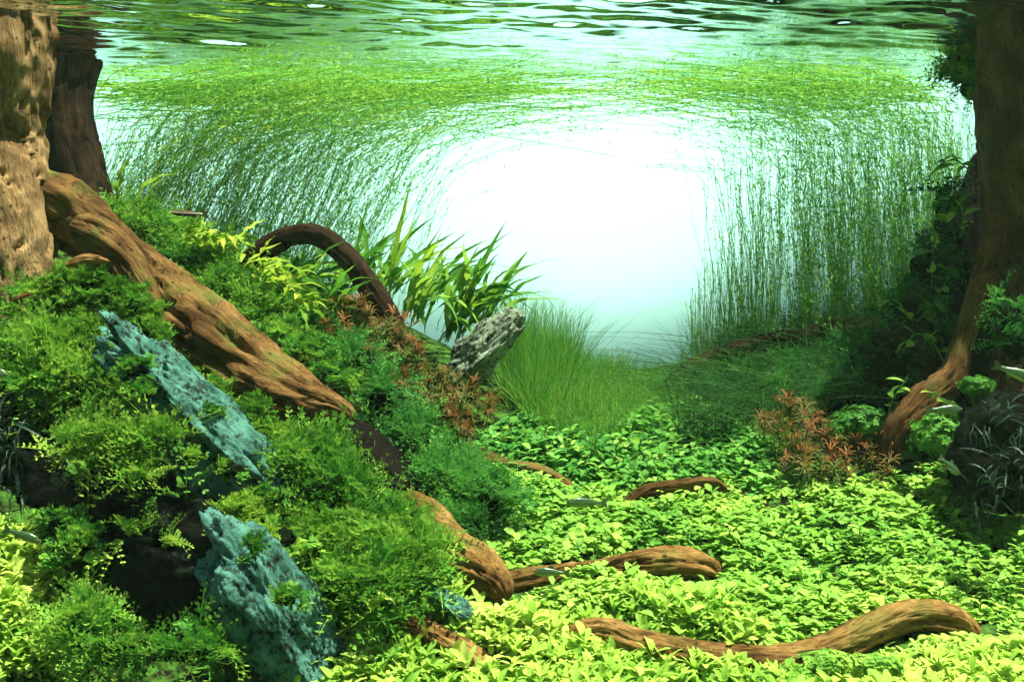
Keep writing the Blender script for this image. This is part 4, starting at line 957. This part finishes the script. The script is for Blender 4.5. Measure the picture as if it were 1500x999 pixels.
# ------------------------------------------------------------------ fine-leaved round bushes on the right
ROUND = [0.35, 1.0, 0.25]
TINY = [combine([(lambda a: (a[0] @ np.array(Matrix.Rotation(q * 1.571 + s, 3, 'Z') @ Matrix.Rotation(0.4, 3, 'X')).T, a[1]))(leaf_strip(1.0, ROUND, 0.5, 0.15, 0.7)) for q in range(4)]) for s in (0, 0.5, 1.0)]
def bush(blobs, n, size, mat, label, seed):
    r_ = np.random.default_rng(seed); p, nrm = cushion_points(blobs, n, seed=seed)
    inner = r_.uniform(0.55, 1.05, n)[:, None] ** 0.7
    cs = np.array([P(*b[:3]) for b in blobs]); near_ = cs[np.argmin(np.linalg.norm(p[:, None] - cs[None], axis=2), axis=1)]
    p = near_ + (p - near_) * inner
    d = nrm + r_.normal(size=(n, 3)) * 0.4 + np.array((0, 0, 0.4)); d /= np.linalg.norm(d, axis=1)[:, None]
    x = np.cross(d, r_.normal(size=(n, 3))); x /= np.linalg.norm(x, axis=1)[:, None]
    V, Fs, T = scatter(TINY, p, np.stack([x, np.cross(d, x), d], -1), size * r_.uniform(0.7, 1.3, n), r_.integers(0, 3, n), np.clip(0.5 + 0.5 * fbm(p * 30, 3) + r_.normal(size=n) * .12, 0, 1))
    base = P(*blobs[0][:3]) - np.array((0, 0, 0.03)); root = empty("small_bush", base); tag(root, label, "bush")
    fo = obj("foliage", mesh_from("foliage", V - base, Fs, M[mat], True, {"tint": T}), root); fo["kind"] = "stuff"
    m = 40; tips = p[:m]; c = np.stack([base + (tips - base) * t for t in (0, 0.5, 0.95)], 1) - base
    v, f, tt = tubes(c, np.full((m, 3), 0.0007), 3, np.full(m, 0.3))
    so_ = obj("stems", mesh_from("bush_stems", v, [f], M["vine"], True, {"tint": tt}), root); so_["kind"] = "stuff"
bush([(1262,622,1.62,40,26,30),(1235,628,1.62,22,20,22)], 2000, 0.0042, "bush", "round fine leaved bush left of the bent right root", 121)
bush([(1378,645,1.52,46,38,34),(1400,660,1.51,30,28,26)], 2400, 0.0042, "bush", "round fine leaved bush right of the bent right root", 122)
bush([(1430,568,1.56,24,16,20)], 800, 0.0038, "bush", "small fine leaved tuft on top of the right edge rock", 123)
bush([(1210,970,1.15,60,16,30),(1280,975,1.15,40,14,25),(1150,1000,1.13,60,14,25)], 700, 0.0060, "carpet", "tiny leaved creeping patch under the front root", 124)

# ------------------------------------------------------------------ vine leaves hanging on the dark stump
def vine(path, nl, lpx, label, seed):
    r_ = random.Random(seed); pts = np.array([P(*p) for p in path]); base = pts[0]; root = empty("creeping_vine", base); tag(root, label, "vine")
    rows = np.column_stack([pts, np.ones(len(pts))]); c, _ = catmull(rows, 20); c = c[:, :3] - base
    v, f, tt = tubes(c[None], np.full((1, 20), 0.0011), 5, np.array([0.4])); obj("stem", mesh_from("vine_stem", v, [f], M["vine"], True, {"tint": tt}), root)
    for q in range(nl):
        d_ = path[0][2]; lv_, lf = leaf_strip(lpx / F * d_ * r_.uniform(0.6, 1.2), [0.1, 0.6, 0.95, 1.0, 0.75, 0.08], bend=r_.uniform(0.2, 1.0), fold=0.15, width=lpx * 0.42 / F * d_ * r_.uniform(0.8, 1.2))
        o = obj("leaf", mesh_from("vine_leaf", lv_, [lf], M["vine"], True, {"tint": np.full(len(lv_), min(1, max(0, r_.gauss(0.65, 0.25))))}), root)
        o.location = c[int(2 + 17 * q / nl)]; o.rotation_euler = (math.radians(r_.uniform(-40, 60)), r_.uniform(-.8, .8), r_.uniform(0, 6.28))
vine([(1365,420,1.72),(1368,360,1.71),(1368,300,1.70),(1385,290,1.70)], 9, 30, "upright leafy vine stem in the middle of the dark right bank", 1)
vine([(1385,330,1.71),(1405,300,1.70),(1412,330,1.69),(1405,350,1.69)], 8, 26, "vine with bright yellow green leaves beside the dark right trunk", 2)
vine([(1345,470,1.70),(1370,440,1.69),(1390,400,1.69),(1375,385,1.69)], 9, 24, "leafy vine tip low on the dark stump", 3)
vine([(1290,450,1.72),(1310,440,1.71),(1330,465,1.70),(1345,470,1.70)], 6, 22, "bent vine runner reaching left from the dark stump", 4)
vine([(1320,520,1.66),(1340,490,1.65),(1365,500,1.65),(1390,545,1.64)], 8, 26, "leafy vine over the short reddish root", 5)
vine([(1300,610,1.60),(1310,580,1.60),(1325,560,1.60),(1330,550,1.60)], 8, 24, "upright round leaved sprig behind the bent right root", 6)
vine([(1400,590,1.56),(1380,585,1.56),(1370,575,1.56),(1360,580,1.56)], 6, 22, "small leafy runner crossing the bent right root", 7)
vine([(1420,250,1.72),(1400,235,1.71),(1380,240,1.71),(1360,260,1.71)], 7, 26, "topmost vine runner on the dark stump against the light", 8)
for k, (px, py, d) in enumerate([(770,655,1.66),(800,650,1.66),(840,655,1.66),(750,640,1.68),(875,665,1.64),(905,670,1.63),(940,665,1.64)]):
    vine([(px, py + 25, d), (px + 4, py + 8, d), (px - 3, py - 8, d), (px, py - 22, d)], 9, 22, ["leafy stem plant by the thin dark root, first from the left","leafy stem plant by the thin dark root, second from the left","leafy stem plant by the thin dark root, third from the left","dark leafy stem plant under the red clump","leafy stem plant in the back carpet below the tall grass","second leafy stem plant in the back carpet, right of the first","rightmost leafy stem plant in the back carpet below the grass"][k], 20 + k)

# ------------------------------------------------------------------ fish
def fish(px, py, d, lpx, yaw, pitch, kind, label, seed=0):
    ln = lpx / F * d; root = empty("fish", P(px, py, d)); tag(root, label, "fish")
    root.rotation_euler = (0, -pitch, yaw)
    k, s = 22, 14; t = np.linspace(0, 1, k); th = np.linspace(0, 2 * math.pi, s, endpoint=False)
    slim = {"striped": 0.085, "green": 0.125, "tetra": 0.14}[kind]
    hgt = ln * slim * np.interp(t, [0, .04, .15, .35, .6, .85, 1], [.12, .42, .8, 1, .82, .42, .34]); wid = hgt * 0.55
    x = ln * (0.45 - 0.82 * t)
    v = np.stack([np.repeat(x[:, None], s, 1), wid[:, None] * np.cos(th), hgt[:, None] * np.sin(th)], -1).reshape(-1, 3)
    i = np.arange(k - 1)[:, None] * s; j = np.arange(s)[None]; j1 = (j + 1) % s
    fq = np.stack([i + j, i + j1, i + s + j1, i + s + j], -1).reshape(-1, 4)
    body = obj("body", mesh_from("fish_body", v, [fq, np.arange(s)[None][:, ::-1], (np.arange(s) + (k - 1) * s)[None]], FISH[kind], True), root)
    fm = FISH["fin"]
    def fin(name, pts, y=0):
        p = np.array(pts) * ln; n_ = len(p); th_ = 0.004 * ln
        a = np.column_stack([p[:, 0], np.full(n_, y * ln - th_), p[:, 1]]); b = a + [0, 2 * th_, 0]; q = np.arange(n_); q1 = (q + 1) % n_
        obj(name, mesh_from(name, np.vstack([a, b]), [q[None], (q + n_)[None][:, ::-1], np.stack([q, q1, q1 + n_, q + n_], -1)], fm, False), root)
    fin("tail_fin", [(-.35, .02), (-.45, .09), (-.55, .12), (-.50, .0), (-.55, -.12), (-.45, -.09), (-.35, -.02)])
    fin("dorsal_fin", [(.08, slim * .9), (.02, slim + .07), (-.06, slim + .055), (-.10, slim * .75)])
    fin("anal_fin", [(-.08, -slim * .75), (-.14, -slim - .05), (-.22, -slim * .8), (-.20, -slim * .5)])
    for sg in (-1, 1):
        fin("pectoral_fin", [(.22, -slim * .3), (.12, -slim * .75), (.10, -slim * .35)], sg * slim * 0.55)
        ev, ef = ICO3; e = obj("eye", mesh_from("eye", ev * ln * 0.018, [ef], FISH["eye"]), body); e.location = (ln * .385, sg * ln * slim * 0.40, ln * slim * 0.14)
def fish_mat(name, top, band, belly, zs):
    m, t, out = nodes_of(name); L = t.links.new
    tc = N(t, "ShaderNodeTexCoord"); sp = N(t, "ShaderNodeSeparateXYZ"); L(tc.outputs["Object"], sp.inputs[0])
    mr = N(t, "ShaderNodeMapRange"); mr.inputs[1].default_value = -zs; mr.inputs[2].default_value = zs; L(sp.outputs[2], mr.inputs[0])
    nz = N(t, "ShaderNodeTexNoise"); nz.inputs["Scale"].default_value = 300; L(tc.outputs["Object"], nz.inputs["Vector"])
    ad = N(t, "ShaderNodeMath", operation='MULTIPLY_ADD'); L(nz.outputs["Fac"], ad.inputs[0]); ad.inputs[1].default_value = 0.1; L(mr.outputs[0], ad.inputs[2])
    r = ramp(t, [(0.30, band), (0.48, band), (0.54, belly), (0.66, belly), (0.72, top)] if name == "fish_striped" else [(0.30, belly), (0.45, band), (0.62, band), (0.68, top), (0.80, top)]); L(ad.outputs[0], r.inputs[0])
    pb = N(t, "ShaderNodeBsdfPrincipled"); L(r.outputs[0], pb.inputs["Base Color"]); pb.inputs["Roughness"].default_value = 0.3; pb.inputs["Metallic"].default_value = 0.15
    L(pb.outputs[0], out.inputs[0]); return m
FISH = {"striped": fish_mat("fish_striped", (0.10, 0.06, 0.03), (0.008, 0.006, 0.005), (0.65, 0.62, 0.45), 0.0050),
        "green": fish_mat("fish_green", (0.03, 0.08, 0.02), (0.07, 0.15, 0.04), (0.14, 0.22, 0.07), 0.0065),
        "tetra": fish_mat("fish_tetra", (0.05, 0.10, 0.03), (0.10, 0.20, 0.07), (0.20, 0.28, 0.12), 0.0075),
        "fin": leaf_mat("fish_fin", [(0, (0.2, 0.25, 0.12)), (1, (0.35, 0.35, 0.15))], 0.6), "eye": plain_mat("fish_eye", (0.30, 0.07, 0.01), 0.15, 0.8)}
fish(276, 313, 1.74, 56, math.pi, 0.05, "striped", "slim dark fish with a pale stripe hovering above the moss slope")
fish(34, 784, 1.11, 58, 0.0, -0.35, "green", "green fish pointing down right over the left carpet")
fish(-16, 546, 1.22, 62, 0.0, -0.1, "tetra", "fish with a reddish snout poking in at the left edge")
fish(1490, 547, 1.30, 66, -0.2, -0.35, "tetra", "silvery green fish at the right edge with its tail showing")
fish(1392, 683, 1.38, 52, 0.5, -0.6, "green", "small green fish in front of the right edge rock")
fish(1385, 600, 1.45, 58, 0.1, 0.0, "green", "dull green fish between the bent right root and the round bush")
fish(858, 736, 1.46, 62, math.pi + .2, 0.05, "green", "green fish gliding low over the carpet behind the knobbed root")
fish(806, 838, 1.27, 54, math.pi, 0.05, "green", "green fish just above the orange brown root in the middle")

# ------------------------------------------------------------------ drifting plant fragments in the bright gap
FRAG = mesh_from("leaf_fragment", *(lambda a: (a[0], [a[1]]))(leaf_strip(0.008, SPOON, 0.6, 0.2, 0.0035)), M["vine"], True, {"tint": np.full(12, 0.3)})
for px, py, a in ((724,217,0.4),(759,219,1.2),(738,240,2.0),(636,242,0.9),(893,207,1.6),(683,288,0.2),(548,262,2.6)):
    o = obj("leaf_fragment", FRAG); o.location = P(px, py, 2.02); o.rotation_euler = (a, a * 1.7, a * 0.6)
    tag(o, "tiny dark leaf fragment drifting before the bright screen", "leaf", "drifting leaf fragments")
